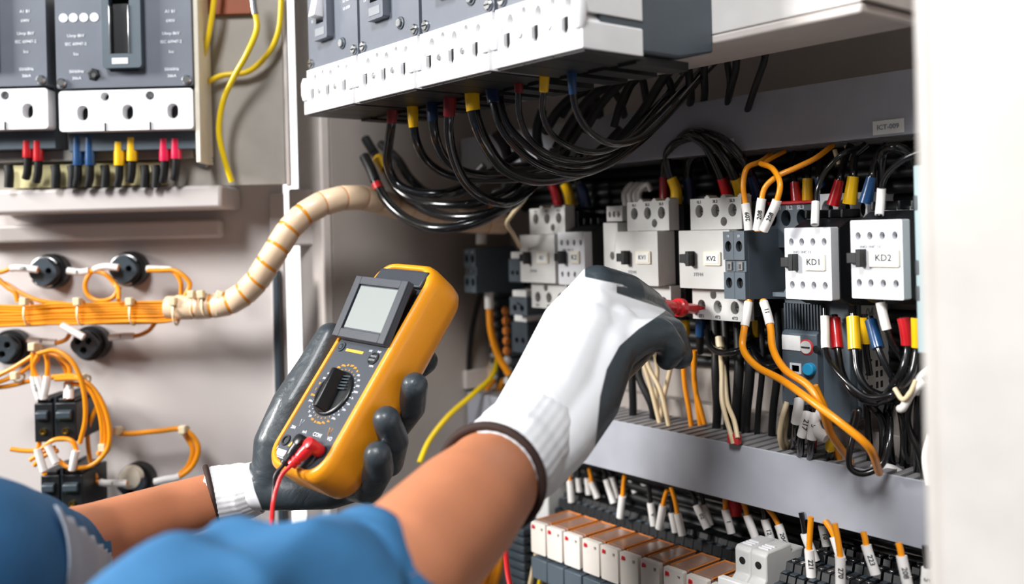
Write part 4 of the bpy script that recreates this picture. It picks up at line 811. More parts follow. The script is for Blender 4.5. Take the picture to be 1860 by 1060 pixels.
# ------------------------------------------------------------------ interface relays along the bottom
DZ = B(1058, 977, .70).z
def relay(px, i):
    X = B(px, 947+(px-964)*.346, .70).x; w = .0125; H = .036
    t = thing('plug_in_relay', 'cream faced relay with reddish case, %s in the bottom row' % ('leftmost', 'second from the left', 'third from the left', 'fourth from the left', 'fifth from the left', 'sixth from the left', 'seventh from the left', 'eighth from the left', 'ninth from the left', 'tenth from the left')[i], 'relay', (X+w, -.15, DZ-H), 0, 'row of cream faced relays at the bottom')
    m = MB().plate(rrect(-w, w, 0, H, .0015), [rect(.005, .0085, H*.76, H*.86)], 0, .006, 'beige_relay', hd=.003).build('face', t, bevel=.0006)
    MB().prism([(-.0095, H*.78), (-.005, H*.80), (-.0055, H*.88), (-.009, H*.9)], -.0015, .0002, 'red_pl').build('red_flag', t)
    MB().box(-w+.001, w-.001, .0062, .058, .002, H-.001, 'relay_smoke').build('case', t, bevel=.001)
    e = MB()
    e.tube([(-w+.001, .010, H-.0008), (-w+.001, .058, H-.0008), (w-.001, .058, H-.0008), (w-.001, .010, H-.0008)], .0009, 'orange_pl', 6)
    e.box(-w+.003, w-.003, .012, .045, H-.0012, H-.0004, 'relay_smoke').build('case_edge', t)
    MB().box(-w-.001, w+.001, .012, .062, -.012, .0015, 'dgrey').box(-w-.001, w+.001, .0, .012, -.03, -.006, 'dgrey').build('socket', t, bevel=.0008)
for i, px in enumerate((964, 993, 1024, 1058, 1091, 1126, 1163, 1205, 1247, 1292)): relay(px, i)
# black terminal row behind them
a = B(1012, 905, .80); b = B(1345, 1010, .80)
n = 22
for i in range(n):
    x = a.x+(b.x-a.x)*(i+.5)/n; w = (b.x-a.x)/n/2*.94
    m = MB().prism([(0, 0), (0, .018), (.006, .020), (.008, .030), (.016, .030), (.018, .036), (.036, .036), (.040, .026), (.048, .026), (.048, 0)], -w, w, 'black_pl', 'x')
    m.cyl((0, .012, .0302), (0, 0, 1), w*.6, .0006, 'dgrey').cyl((0, .002, .021), (0, 0, 1), w*.4, .0006, 'dgrey2')
    tag(m.build('terminal_block', loc=(x, -.055, a.z-.030), bevel=.0005), 'slim black terminal block in the long row behind the reddish relays', 'terminal block', 'slim black terminals behind the relays')
t = thing('end_clamp', 'blurred pale grey end clamp at the left end of the black terminal row', 'end clamp', (a.x-.018, -.062, a.z-.03))
MB().box(-.014, .014, 0, .05, 0, .052, 'cont_grey').build('body', t, bevel=.002); MB().cyl((0, -.0005, .038), (0, 1, 0), .003, .001, 'hole').build('screw', t)
# grey double breaker at the bottom
a = B(1340, 995, .72); b = B(1398, 1010, .72)
w = (b.x-a.x)/2
t = thing('fuse_holder', 'pale grey two-pole fuse holder in front of the black terminals at the bottom', 'fuse holder', ((a.x+b.x)/2, -.135, a.z-.06))
m = MB()
for k in (-1, 1):
    m2 = MB().prism([(-.014, 0), (-.014, .030), (.0, .040), (.0, .0615), (.003, .065), (.040, .065), (.040, .058), (.06, .058), (.06, 0)], k*w*.5-w*.49, k*w*.5+w*.49, 'cont_grey', 'x').build('pole', t, bevel=.0015)
    MB().lathe((k*w*.5, .0, .052), (0, -1, 0), [(-.001, .0035), (.0004, .0035), (.0005, .0028, 'hole'), (.0006, .0001, 'hole')], 'ink_grey', 14).build('test_hole', m2)
    g = MB()
    for j in range(3): g.box(k*w*.5-w*.3, k*w*.5+w*.3, .008+j*.005, .010+j*.005, .065, .0662, 'white_pl')
    g.build('grip_ribs', m2)
a = B(1318, 1040, .70)
t = MB().box(0, .05, 0, .008, -.05, .0, 'label_white'); tag(t.build('marker_plate', loc=(a.x, -.162, a.z-.0), bevel=.001), 'bluish white plate at the bottom edge below the fuse holder', 'marker plate')
# black screw terminals at lower right
for r, (px0, py0, p) in enumerate(((1402, 1030, .70), (1432, 1006, .745), (1440, 985, .79))):
    for j in range(6):
        P = B(px0, py0, p); X = P.x+j*.0275
        if X > -.23: break
        t = 'black stepped screw terminal group, %s row, %s' % (('front', 'middle', 'rear')[r], ('leftmost', 'second', 'third', 'fourth', 'fifth', 'rightmost')[j])
        def scr2(X, Z, p, label):
            t = thing('screw_terminal', label, 'terminal block', (X, CAM.y+p, Z-.028), 0, 'black stepped screw terminals at the bottom right')
            for i in range(3):
                x = i*.0088
                m = MB().prism([(0, 0), (0, .012), (.010, .014), (.012, .020), (.020, .021), (.022, .028), (.036, .028), (.036, 0)], x, x+.0074, 'black_pl', 'x')
                m.box(x+.001, x+.0064, .001, .009, .0128, .0142, 'dgrey2').box(x+.001, x+.0064, .0125, .0195, .0206, .0217, 'dgrey2').cyl((x+.0037, .029, .0281), (0, 0, 1), .0026, .0008, 'steel')
                m.cyl((x+.002, -.0003, .008), (0, 1, 0), .0008, .0005, 'white_pl').cyl((x+.0054, -.0003, .008), (0, 1, 0), .0008, .0005, 'white_pl')
                m.build('terminal', t, bevel=.0004)
        scr2(X, P.z, p, t)
# wires with printed white markers dropping from under the duct to the terminals
def mk(x0, y0, x1, y1, top, m, txt, p, label, mr=.0043):
    s = zof(B(x1, y1, p))/F; L = math.hypot(x1-x0, y1-y0)*s
    tx, ty = top
    mid = ((x0+tx)/2+ (x0-tx)*.1, (y0+ty)/2)
    pts = bpts([(tx, ty, p), (mid[0], mid[1], p), (x0, y0, p), ((x0+x1)/2, (y0+y1)/2, p), (x1, y1, p)])
    cable({'wire_orange': 'orange_wire', 'cable_black': 'black_wire', 'wire_cream': 'cream_wire'}[m], label, 'wire', pts, .0026, m, 'marked wires dropping to the bottom terminals', [('wire_marker', -L, -.0005, mr, 'marker', txt)])
MKS = [  # marker top, marker bottom, wire top, wire, text, plane, where
 (1035, 872, 1038, 912, (1035, 845), 'wire_orange', None, .80, 'orange wire with white marker near the cuff, leftmost of the wires under the duct'),
 (1051, 868, 1053, 893, (1052, 850), 'cable_black', None, .82, 'dark wire with short white marker, second under the duct from the left'),
 (1067, 868, 1070, 898, (1066, 850), 'cable_black', None, .82, 'dark wire with white marker, third under the duct from the left'),
 (1075, 876, 1086, 905, (1070, 850), 'wire_orange', None, .82, 'rust coloured wire with slanted white marker, fourth under the duct from the left'),
 (1102, 872, 1115, 914, (1096, 850), 'cable_black', None, .81, 'dark wire with long white marker, before the double marker pair'),
 (1112, 868, 1122, 905, (1108, 850), 'cable_black', None, .83, 'dark wire with white marker tucked behind its longer neighbour'),
 (1131, 898, 1126, 940, (1135, 862), 'wire_orange', None, .79, 'orange wire with long white marker hanging in front of the black row'),
 (1145, 868, 1155, 895, (1140, 855), 'cable_black', None, .84, 'thin greyed wire deep under the duct, first of the dim ones'),
 (1165, 868, 1176, 890, (1160, 858), 'cable_black', None, .84, 'thin greyed wire deep under the duct, second of the dim ones'),
 (1182, 914, 1188, 955, (1178, 880), 'cable_black', 'V', .79, 'dark wire with white marker left of the orange pair'),
 (1205, 914, 1197, 960, (1212, 890), 'wire_orange', None, .785, 'orange wire with white marker leaning left, first of the orange pair'),
 (1221, 932, 1228, 967, (1217, 900), 'cable_black', None, .79, 'dark wire with white marker between the orange pair'),
 (1231, 934, 1240, 973, (1219, 884), 'wire_orange', None, .78, 'orange wire with white marker, second of the orange pair'),
 (1266, 919, 1285, 960, (1255, 890), 'cable_black', '02', .79, 'dark wire with slanted white marker left of the red tube'),
 (1278, 918, 1290, 955, (1272, 892), 'cable_black', None, .80, 'dark wire with white marker directly left of the red tube, rear one'),
 (1318, 927, 1329, 969, (1316, 895), 'wire_orange', '1', .79, 'orange wire with white marker in front of the red tube'),
 (1358, 938, 1374, 981, (1346, 903), 'wire_orange', None, .785, 'orange wire with blank white marker over the fuse holder, left one'),
 (1390, 945, 1403, 989, (1384, 915), 'cable_black', '12', .785, 'dark wire with white marker standing on the fuse holder'),
 (1415, 955, 1429, 999, (1392, 920), 'wire_orange', '204', .78, 'orange wire with white marker entering the right pole of the fuse holder'),
 (1470, 998, 1474, 1048, (1473, 938), 'wire_orange', '221', .72, 'orange wire with white marker printed 221'),
 (1463, 972, 1482, 1020, (1455, 930), 'cable_black', None, .76, 'black wire with white marker just behind the one printed 221'),
 (1494, 955, 1502, 992, (1490, 925), 'cable_black', '10', .80, 'dim wire with white marker behind, between 221 and 270'),
 (1516, 977, 1530, 1020, (1498, 945), 'wire_orange', '7', .76, 'orange wire bending right into a short white marker behind the one printed 270'),
 (1526, 1010, 1527, 1065, (1516, 950), 'wire_orange', '270', .71, 'orange wire with long white marker printed 270'),
 (1574, 993, 1591, 1044, (1568, 965), 'wire_orange', '223', .73, 'orange wire with slanted white marker printed 223'),
 (1638, 1012, 1650, 1068, (1632, 985), 'wire_orange', '208', .71, 'orange wire with white marker printed 208 near the cabinet frame'),
 (1684, 1030, 1682, 1068, (1680, 990), 'cable_black', '5', .71, 'white marked wire squeezed against the cabinet frame at the bottom')]
for L in MKS: mk(*L)
P = bpts([(1330, 903, .80), (1334, 918, .80), (1334, 934, .80)])
cable('red_tube', 'short red tube hanging under the duct', 'tube', P, .0075, 'red_pl', None)
# spare tangle at lower left of the bottom section
for i, (x0, x1) in enumerate(((880, 935), (892, 925), (900, 945), (870, 910))):
    cable('orange_wire', 'thick orange wire running down behind the right forearm, %s' % ('first', 'second', 'third', 'fourth')[i], 'wire', bpts([(x0-5, 1075, .78), (x0+8, 1030, .78), (x0+12, 985, .79), (x0+20, 940, .80)]), .0045, 'wire_orange', 'orange wires behind the right forearm')
m = MB()
for i in range(7): m.box(-.02, .02, 0, .05, i*.011, i*.011+.008, 'dgrey2')
P = B(935, 1060, .76); tag(m.build('terminal_column', loc=(P.x, -.09, P.z), bevel=.0008), 'dark ribbed terminal stack behind the red lead at the bottom', 'terminal strip')
for i, x in enumerate((968, 985, 1040, 1062, 1085)):
    cable('cream_wire' if i != 1 else 'yellow_wire', 'pale wire hanging below the relay row, %s' % ('leftmost', 'yellowish second', 'third', 'fourth', 'fifth')[i], 'wire', bpts([(x+6, 1005+i*8, .72), (x, 1035, .72), (x-8, 1075, .72)]), .0028, ('wire_cream', 'wire_yellow', 'marker', 'marker', 'wire_cream')[i])
# ------------------------------------------------------------------ multimeter held in the left hand
CX, CY, CZ = cx.copy(), cy.copy(), -FV                        # camera right, up, towards camera: used once to read the pose of the meter
def cv(a, b, c): return (CX*a+CY*b+CZ*c)
e1 = cv(.723, -.032, .690).normalized(); e2 = cv(.432, .80, -.415); e2 = (e2-e1*e2.dot(e1)).normalized(); e3 = e1.cross(e2)
MM = Matrix((e1, e2, e3)).transposed().to_4x4(); MM.translation = D(534, 837, .787)
mt = thing('multimeter', 'orange and dark grey digital multimeter with blank screen held in the left glove', 'multimeter'); mt.matrix_world = MM
I3 = Matrix(((1, 0, 0), (0, 1, 0), (0, 0, 1)))
def zb(): return MB()
def loft(layers, m, name, parent, cap0=True, cap1=True, smooth=50, sub=0, bevel=0):
    mb = MB(); k = mb.mi(m); last = None
    for pts in layers:
        R = [mb.bm.verts.new(p) for p in pts]
        if last:
            n = len(R)
            for i in range(n): mb.bm.faces.new((last[i], last[(i+1) % n], R[(i+1) % n], R[i])).material_index = k
        elif cap0: mb.bm.faces.new(R[::-1]).material_index = k
        last = R
    if cap1: mb.bm.faces.new(last).material_index = k
    return mb.build(name, parent, smooth=smooth, sub=sub, bevel=bevel)
def ro(ins, z, x=.043, y0=-.011, y1=.206, r=.022, n=8):
    return [(p[0], p[1], z) for p in rrect(-x+ins, x-ins, y0+ins, y1-ins, max(.002, r-ins*.6), n)]
# holster: rear shell, rounded flanks, front rim and the step down to the face
hol = loft([ro(.012, -.0480), ro(.005, -.0465), ro(.0012, -.041), ro(0, -.032), ro(0, -.010), ro(.001, -.004), ro(.0035, -.0005), ro(.0062, .0006), ro(.0078, -.0004), ro(.0080, -.004)], 'meter_orange', 'holster', mt, smooth=80)
f = MB(); k = f.mi('meter_face'); V = [f.bm.verts.new((p[0], p[1], -.0012)) for p in rrect(-.0348, .0348, -.0025, .1975, .006)]; f.bm.faces.new(V)
W2 = [f.bm.verts.new((p[0], p[1], -.0038)) for p in rrect(-.0348, .0348, -.0025, .1975, .006)]
for i in range(len(V)): f.bm.faces.new((V[i], W2[i], W2[(i+1) % len(V)], V[(i+1) % len(V)]))
face_ = f.build('front_panel', mt, smooth=0)
# scale marks and captions
zt = -.0010
def cap(txt, x, y, s, m='ink_lt', rot=0, parent=None):
    return MB().text(txt, (x, y, zt), s, m, rot, basis=I3).build('caption', face_)
cap('COM', .0085, .0268, .0052); cap('VΩ', .0262, .0268, .0046); cap('mA', -.0095, .0262, .0042); cap('20A', -.0275, .0272, .0042)
cap('hFE', .0145, .111, .0028); cap('PNP', .0262, .1115, .0028); cap('NPN', .0262, .0972, .0028)
DCX, DCY = -.001, .0655
marks = ['OFF', '200', '2k', '20k', '2M', '20M', '200M', '2n', '20n', '200n', '2u', '200u', '2m', '20m', '200m', '20', '750', '200', '20', '2', '200m', '200m', '2', '20', '200', '1000', '2m', '20m', '200m', '20']
n = len(marks)
for i, tx in enumerate(marks):
    a = pi/2-2*pi*(i+.5)/n; rr = .0268
    orange = (i in (0, 1, 2, 12, 13, 14, 15, 16, 21, 22, 23, 27, 28, 29))
    cap(tx, DCX+rr*cos(a), DCY+rr*1.06*sin(a), .0027, 'ink_orange' if orange else 'ink_lt')
    MB().box(-.0003, .0003, -.0007, .0007, 0, .0001, 'ink_orange' if orange else 'ink_lt').build('tick_mark', face_, matrix=None, loc=(DCX+.0234*cos(a), DCY+.0234*1.02*sin(a), zt)).rotation_euler.z = a-pi/2
m = MB(); m.box(-.019, .006, .1065, .1092, zt-.0002, zt, 'ink_orange').build('logo_bar', face_)
for x, y, c in ((-.0205, .030, 'ink_lt'), (.0215, .030, 'ink_orange')):
    m = MB(); P = [(x-.0022, y+.006, zt), (x+.0022, y+.006, zt), (x, y-.001, zt)]; m.tube(P, .0003, c, 6, closed=True).build('arrow_mark', face_)
m = MB(); m.prism([(-.021, .0105), (-.0155, .0105), (-.0182, .0155)], zt-.0002, zt, 'ink_orange', 'z').build('warning_triangle', face_)
m = MB(); m.box(-.031, -.018, .0005, .0062, zt-.0002, zt, 'ink_lt').build('rating_plate', face_)
m = MB(); m.tube([(-.0325, .008, zt), (-.0325, -.0005, zt), (-.010, -.0008, zt)], .0004, 'ink_lt', 6).build('frame_line', face_)
MB().lathe((-.027, .1095, -.0012), (0, 0, 1), [(0, .0048), (.0012, .0046), (.0012, .0030), (.0004, .0028), (.0016, .0022), (.0018, .001)], 'dgrey2', 20).build('power_button', mt)
s_ = MB().lathe((.0235, .1045, -.0012), (0, 0, 1), [(0, .0062), (.0010, .006), (.0010, .0050), (.0004, .0048)], 'black_pl', 24)
for r_ in (-1, 1):
    for c_ in range(4): s_.box(.0235+(c_-1.5)*.0021-.0006, .0235+(c_-1.5)*.0021+.0006, .1045+r_*.0018-.0009, .1045+r_*.0018+.0009, -.001, .0003, 'ink_grey')
s_.build('transistor_socket', mt)
# rotary switch
kn = MB().lathe((DCX, DCY, -.0012), (0, 0, 1), [(0, .0218), (.0022, .0216), (.0030, .0205), (.0030, .0190), (.0016, .0178), (.0016, .0040)], 'knob_black', 48).build('rotary_switch', mt, smooth=40)
r = MB(); a = radians(97); ca, sa = cos(a), sin(a)
def kp(u, v, z): return (DCX+u*ca-v*sa, DCY+u*sa+v*ca, z)
r.hexa([kp(-.0200, -.0062, .0004), kp(.0205, -.0062, .0004), kp(.0205, .0062, .0004), kp(-.0200, .0062, .0004), kp(-.0190, -.0019, .0125), kp(.0188, -.0019, .0125), kp(.0188, .0019, .0125), kp(-.0190, .0019, .0125)], 'knob_black').build('grip', kn, bevel=.0012)
for sg in (-1, 1):
    for i in range(5):
        g = MB().hexa([kp(.003+i*.003, sg*.0060, .0016), kp(.0042+i*.003, sg*.0060, .0016), kp(.0042+i*.003, sg*.0150, .0016), kp(.003+i*.003, sg*.0150, .0016), kp(.003+i*.003, sg*.0060, .0030), kp(.0042+i*.003, sg*.0060, .0030), kp(.0042+i*.003, sg*.0150, .0026), kp(.003+i*.003, sg*.0150, .0026)], 'dgrey2').build('rib', kn)
# sockets
for x in (-.027, -.009, .009, .027):
    MB().lathe((x, .0145, -.0012), (0, 0, 1), [(0, .0052), (.0012, .0050), (.0012, .0034), (-.004, .0032, 'hole')], 'black_pl', 24).build('socket', mt)
# tilting display
def tl(u, v, w_):                                             # frame tilted up towards its top edge
    a_ = radians(10); return (u, .1165+v*cos(a_)-w_*sin(a_), .0015+v*sin(a_)+w_*cos(a_))
dp = MB(); 
def tbox(mb, u0, u1, v0, v1, w0, w1, m, ch=0):
    return mb.hexa([tl(u0, v0, w0), tl(u1, v0, w0), tl(u1, v1, w0), tl(u0, v1, w0), tl(u0+ch, v0+ch, w1), tl(u1-ch, v0+ch, w1), tl(u1-ch, v1-ch, w1), tl(u0+ch, v1-ch, w1)], m)
U, Vh = .0375, .060
blk = tbox(dp, -U, U, 0, Vh, -.001, .0048, 'meter_dark')
for q_ in ((-U, -.0285, 0, Vh), (.0285, U, 0, Vh), (-.0285, .0285, 0, .0085), (-.0285, .0285, .0520, Vh)): tbox(dp, q_[0], q_[1], q_[2], q_[3], .0048, .0070, 'meter_dark')
disp = dp.build('display_housing', mt, bevel=.0006)
tbox(MB(), -.0268, .0268, .0100, .0508, .0049, .0053, 'lcd').build('lcd_screen', disp)
MB().hexa([(-.030, .1165, -.001), (.030, .1165, -.001), (.030, .176, -.001), (-.030, .176, -.001), (-.030, .117, .001), (.030, .117, .001), (.030, .1745, .0095), (-.030, .1745, .0095)], 'black_pl').build('display_wedge', mt)
MB().hexa([(-.0346, .178, -.0012), (.0346, .178, -.0012), (.0346, .1965, -.0012), (-.0346, .1965, -.0012), (-.0346, .178, .0030), (.0346, .178, .0030), (.0336, .1955, .0015), (-.0336, .1955, .0015)], 'meter_dark').build('top_panel', mt, bevel=.0015)

# test leads with right angled plugs
def mw(x, y, z): return MM @ Vector((x, y, z))
def lead(sx, m, lab, rest, nm):
    # plug: stem out of the socket, elbow, strain relief, then the lead
    t = thing(nm, lab, 'test lead'); t.matrix_world = MM
    a = radians(10 if m == 'knob_black' else 24)
    d = Vector((-sin(a), -cos(a), .03))
    MB().lathe((sx, .0145, -.001), (0, 0, 1), [(0, .0052), (.004, .0058), (.013, .0058), (.0165, .0052), (.0175, .003)], m, 24).build('plug', t, smooth=45)
    b0 = Vector((sx, .0145, .0105)); 
    prof = [(0, .0058), (.010, .0052), (.012, .0046), (.014, .0046), (.0142, .0038), (.0156, .0038), (.0158, .0046), (.018, .0046), (.0182, .0037), (.0196, .0037), (.0198, .0044), (.0225, .0042), (.0228, .0026)]
    MB().lathe(b0, d, prof, m, 20).build('strain_relief', t, smooth=45)
    s0 = b0+d*.021
    pe = MM @ (s0+d*.012); dd_ = pe-CAM; ze = dd_.dot(FV); a_ = dd_.dot(RV)/ze*F; b_ = dd_.z/ze*F; ux, uy = PPX+a_*cos(RHO)-b_*sin(RHO), PPY-(a_*sin(RHO)+b_*cos(RHO))
    P = [MM @ s0, pe]+[D(ux+x, uy+y, ze+z) for x, y, z in rest]
    inv = MM.inverted(); Q = spline([inv @ p for p in P], 8)
    MB().tube(Q, .0018, m, 10).build('lead_wire', t, smooth=60)
    return t
bl = lead(.0095, 'knob_black', 'black test lead with right angled plug in the COM socket of the multimeter', [(-3, 25, -.004), (-5, 60, -.012), (-8, 110, -.03)], 'test_lead')
rl = lead(.0245, 'red_lead', 'red test lead with right angled plug in the multimeter, running down behind the blue sleeve', [(-9, 22, -.004), (-16, 50, -.01), (-20, 100, -.03)], 'test_lead')
# probe
T0 = B(1276, 562, .765); T1 = D(1208, 556, .925); ax = (T0-T1).normalized(); Ln = (T0-T1).length
pr = thing('test_probe', 'red test probe held in the right glove with its tip in the contactor marked KV2', 'test probe', T1)
MB().lathe((0, 0, 0), ax, [(-.075, .004), (-.07, .0055), (-.01, .006), (0, .0068), (Ln*.10, .0068), (Ln*.12, .0058), (Ln*.2, .0058), (Ln*.22, .0068), (Ln*.30, .0070), (Ln*.32, .0092), (Ln*.42, .0096), (Ln*.46, .0070), (Ln*.5, .0056), (Ln*.85, .0052), (Ln*.98, .0050), (Ln*.985, .002)], 'red_lead', 24).build('handle', pr, smooth=35)
MB().cyl(ax*(Ln*.98), ax, .0012, .008, 'steel').build('tip', pr)
cable('test_lead', 'red test lead hanging from the probe behind the right forearm', 'test lead', [T1-ax*.07]+dpts([(1110, 640, .92), (1050, 760, .88), (985, 880, .85), (938, 945, .82), (920, 985, .80), (921, 1030, .78), (930, 1080, .76)]), .0024, 'red_lead')
# ------------------------------------------------------------------ person: two arms reaching in from the lower left
def px_r(r, z): return r*z/F
def blob(chains, voxel=.0022, smooth=8, extra=None):
    """union of tapered limbs as one continuous skin"""
    bm = bmesh.new()
    for ch in chains:
        P = [D(p[0], p[1], p[2]) for p in ch]; R = [px_r(p[3], p[2]) for p in ch]
        for i in range(len(P)-1):
            n = max(2, int((P[i+1]-P[i]).length/(min(R[i], R[i+1])*.22)))
            for j in range(n+(i == len(P)-2)):
                t_ = j/n; q_ = P[i].lerp(P[i+1], t_); r_ = R[i]+(R[i+1]-R[i])*t_
                bmesh.ops.create_icosphere(bm, subdivisions=3, radius=r_, matrix=Matrix.Translation(q_))
    me = bpy.data.meshes.new('b'); bm.to_mesh(me); bm.free()
    o = bpy.data.objects.new('b', me); COL.objects.link(o)
    rm = o.modifiers.new('r', 'REMESH'); rm.mode = 'VOXEL'; rm.voxel_size = voxel
    sm = o.modifiers.new('s', 'SMOOTH'); sm.factor = .6; sm.iterations = smooth
    bpy.context.view_layer.update()
    out = bpy.data.meshes.new_from_object(o.evaluated_get(bpy.context.evaluated_depsgraph_get()))
    bpy.data.objects.remove(o); bpy.data.meshes.remove(me)
    for f_ in out.polygons: f_.use_smooth = True
    return out
def pproj(P):
    d = P-CAM; z = d.dot(FV); a = d.dot(RV)/z*F; b = d.z/z*F
    return PPX+a*cos(RHO)-b*sin(RHO), PPY-(a*sin(RHO)+b*cos(RHO)), z
def place(me, name, parent, mats, origin):
    for v in me.vertices: v.co -= origin
    o = bpy.data.objects.new(name, me); COL.objects.link(o); me.materials.clear()
    for m_ in mats: me.materials.append(MATS[m_] if isinstance(m_, str) else m_)
    o.location = origin-parent.matrix_world.translation if parent else origin
    if parent: o.parent = parent
    return o
# glove material: knitted white liner with a dipped grey coating where the coat attribute says so
G = bpy.data.materials.new('glove'); G.use_nodes = True; nt = G.node_tree; N = nt.nodes; bw = N['Principled BSDF']
bw.inputs['Base Color'].default_value = srgb('f4f5f8'); bw.inputs['Roughness'].default_value = .85
tc = N.new('ShaderNodeTexCoord')
wv = N.new('ShaderNodeTexWave'); wv.inputs['Scale'].default_value = 420; wv.inputs['Distortion'].default_value = 1.5; wv.bands_direction = 'DIAGONAL'; nt.links.new(tc.outputs['Object'], wv.inputs[0])
b1 = N.new('ShaderNodeBump'); b1.inputs['Strength'].default_value = .15; b1.inputs['Distance'].default_value = .0006; nt.links.new(wv.outputs['Fac'], b1.inputs['Height']); nt.links.new(b1.outputs[0], bw.inputs['Normal'])
bg_ = N.new('ShaderNodeBsdfPrincipled'); bg_.inputs['Base Color'].default_value = srgb('374046'); bg_.inputs['Roughness'].default_value = .42; bg_.inputs['Coat Weight'].default_value = .12
nz = N.new('ShaderNodeTexNoise'); nz.inputs['Scale'].default_value = 38; nz.inputs['Detail'].default_value = 7; nz.inputs['Distortion'].default_value = .9; nt.links.new(tc.outputs['Object'], nz.inputs['Vector'])
b2 = N.new('ShaderNodeBump'); b2.inputs['Strength'].default_value = .35; b2.inputs['Distance'].default_value = .006; nt.links.new(nz.outputs['Fac'], b2.inputs['Height']); nt.links.new(b2.outputs[0], bg_.inputs['Normal'])
at_ = N.new('ShaderNodeAttribute'); at_.attribute_name = 'coat'; mr = N.new('ShaderNodeMapRange'); mr.inputs['From Min'].default_value = -.0006; mr.inputs['From Max'].default_value = .0006
nt.links.new(at_.outputs['Fac'], mr.inputs['Value']); mx = N.new('ShaderNodeMixShader'); nt.links.new(mr.outputs[0], mx.inputs[0]); nt.links.new(bw.outputs[0], mx.inputs[1]); nt.links.new(bg_.outputs[0], mx.inputs[2])
nt.links.new(mx.outputs[0], N['Material Output'].inputs[0])
def set_coat(me, fn):
    at = me.attributes.new('coat', 'FLOAT', 'POINT')
    for v in me.vertices: at.data[v.index].value = fn(v.co, v.normal)
def curve_side(P, curve):
    """signed distance (m) to the right of a top-to-bottom polyline given in picture coordinates"""
    x, y, z = pproj(P)
    if y <= curve[0][1]: c = curve[0][0]+(curve[1][0]-curve[0][0])*(y-curve[0][1])/(curve[1][1]-curve[0][1])
    else:
        c = curve[-1][0]
        for (x0, y0), (x1, y1) in zip(curve, curve[1:]):
            if y0 <= y <= y1: c = x0+(x1-x0)*(y-y0)/(y1-y0); break
    return (x-c)*z/F
ORG = D(300, 1150, .6)
ps = thing('person', 'person in blue work jacket and white gloves dipped in grey, only both arms in view', 'person', ORG)
# arms as one continuous body
bpy.context.view_layer.update()
arms = blob([[(925, 838, .705, 70), (900, 860, .69, 90), (880, 884, .665, 95), (838, 927, .625, 110), (735, 1030, .56, 125), (660, 1085, .53, 115), (600, 1110, .50, 105), (400, 1160, .465, 100), (200, 1310, .45, 120), (60, 1450, .43, 130), (-300, 1500, .42, 150)],
             [(430, 897, .87, 40), (395, 903, .87, 48), (300, 933, .84, 54), (170, 978, .78, 66), (60, 1020, .70, 85), (-150, 1080, .60, 120), (-420, 1150, .55, 180)], [(-300, 1500, .42, 150), (-420, 1150, .55, 180)]], .005, 6)
place(arms, 'body', ps, ['skin'], D(300, 1150, .6).copy())
# right glove
RG = [[(922, 805, .71, 56), (985, 692, .76, 55), (1030, 590, .80, 48), (1085, 522, .82, 40)],
      [(964, 846, .71, 64), (1015, 790, .73, 66), (1066, 722, .76, 62), (1103, 640, .78, 52), (1118, 596, .80, 44)],
      [(932, 826, .708, 78), (1000, 730, .75, 78), (1062, 605, .79, 64)],
      [(1085, 520, .82, 40), (1138, 531, .85, 35), (1178, 553, .89, 29), (1205, 580, .912, 23)],
      [(1080, 560, .80, 38), (1150, 571, .84, 33), (1200, 590, .875, 29), (1226, 632, .885, 24)],
      [(1100, 600, .79, 40), (1168, 598, .82, 34), (1216, 605, .845, 31), (1233, 645, .85, 26)],
      [(1110, 640, .78, 42), (1160, 612, .79, 34), (1200, 606, .80, 29), (1222, 634, .805, 25), (1212, 652, .81, 21)],
      [(1085, 690, .80, 40), (1140, 650, .86, 30), (1198, 600, .925, 22)]]
gm = blob(RG, .0018, 9)
def coat_r(P, n_):
    x, y, z = pproj(P)
    d1 = curve_side(P, [(1235, 540), (1205, 567), (1160, 597), (1125, 628), (1102, 670), (1090, 720), (1084, 780), (1078, 830)])
    # finger backs: the coating wraps over the tops of the first two fingers
    f1 = min((560-(x-1060)*-.05-0-y), 0)
    top = ((x-1058)*.62+ (505-y)*1.0-8)*z/F if y < 520 else -1
    band1 = max(min((y-474)+3, 1e3), -1e3)
    e1_ = min((x-1062)*.9, (503+(x-1062)*.20+max(0, x-1130)*.35)-y)*z/F
    e2_ = min(x-1120, (y-(519+(x-1120)*.12)), (532+(x-1120)*.33)-y)*z/F
    away = (n_.dot(FV)-.35)*.01
    return max(d1, e1_, e2_, away if x > 985 else -1)
set_coat(gm, coat_r)
gr = place(gm, 'glove', ps, [G], D(1000, 720, .76)); gr['label'] = 'white glove with grey dipped palm on the right hand'
def ring(center, axis, r, h, m, name, parent, ry=1.0, wave=0):
    bpy.context.view_layer.update()
    axis = axis.normalized(); q_ = axis.orthogonal().normalized(); p_ = axis.cross(q_)
    pts = [(q_*cos(2*pi*i/48)+p_*sin(2*pi*i/48))*r for i in range(48)]
    mb = MB(); mb.tube(pts, h, m, 10, closed=True); o = mb.build(name, None, smooth=60)
    o.location = center-(parent.matrix_world.translation); o.parent = parent; return o
bpy.context.view_layer.update()
A0 = D(900, 858, .69); A1 = D(838, 927, .625)
ring(A0+(A1-A0).normalized()*.010, A0-A1, .0388, .0036, 'cuff_brown', 'cuff_band', gr)
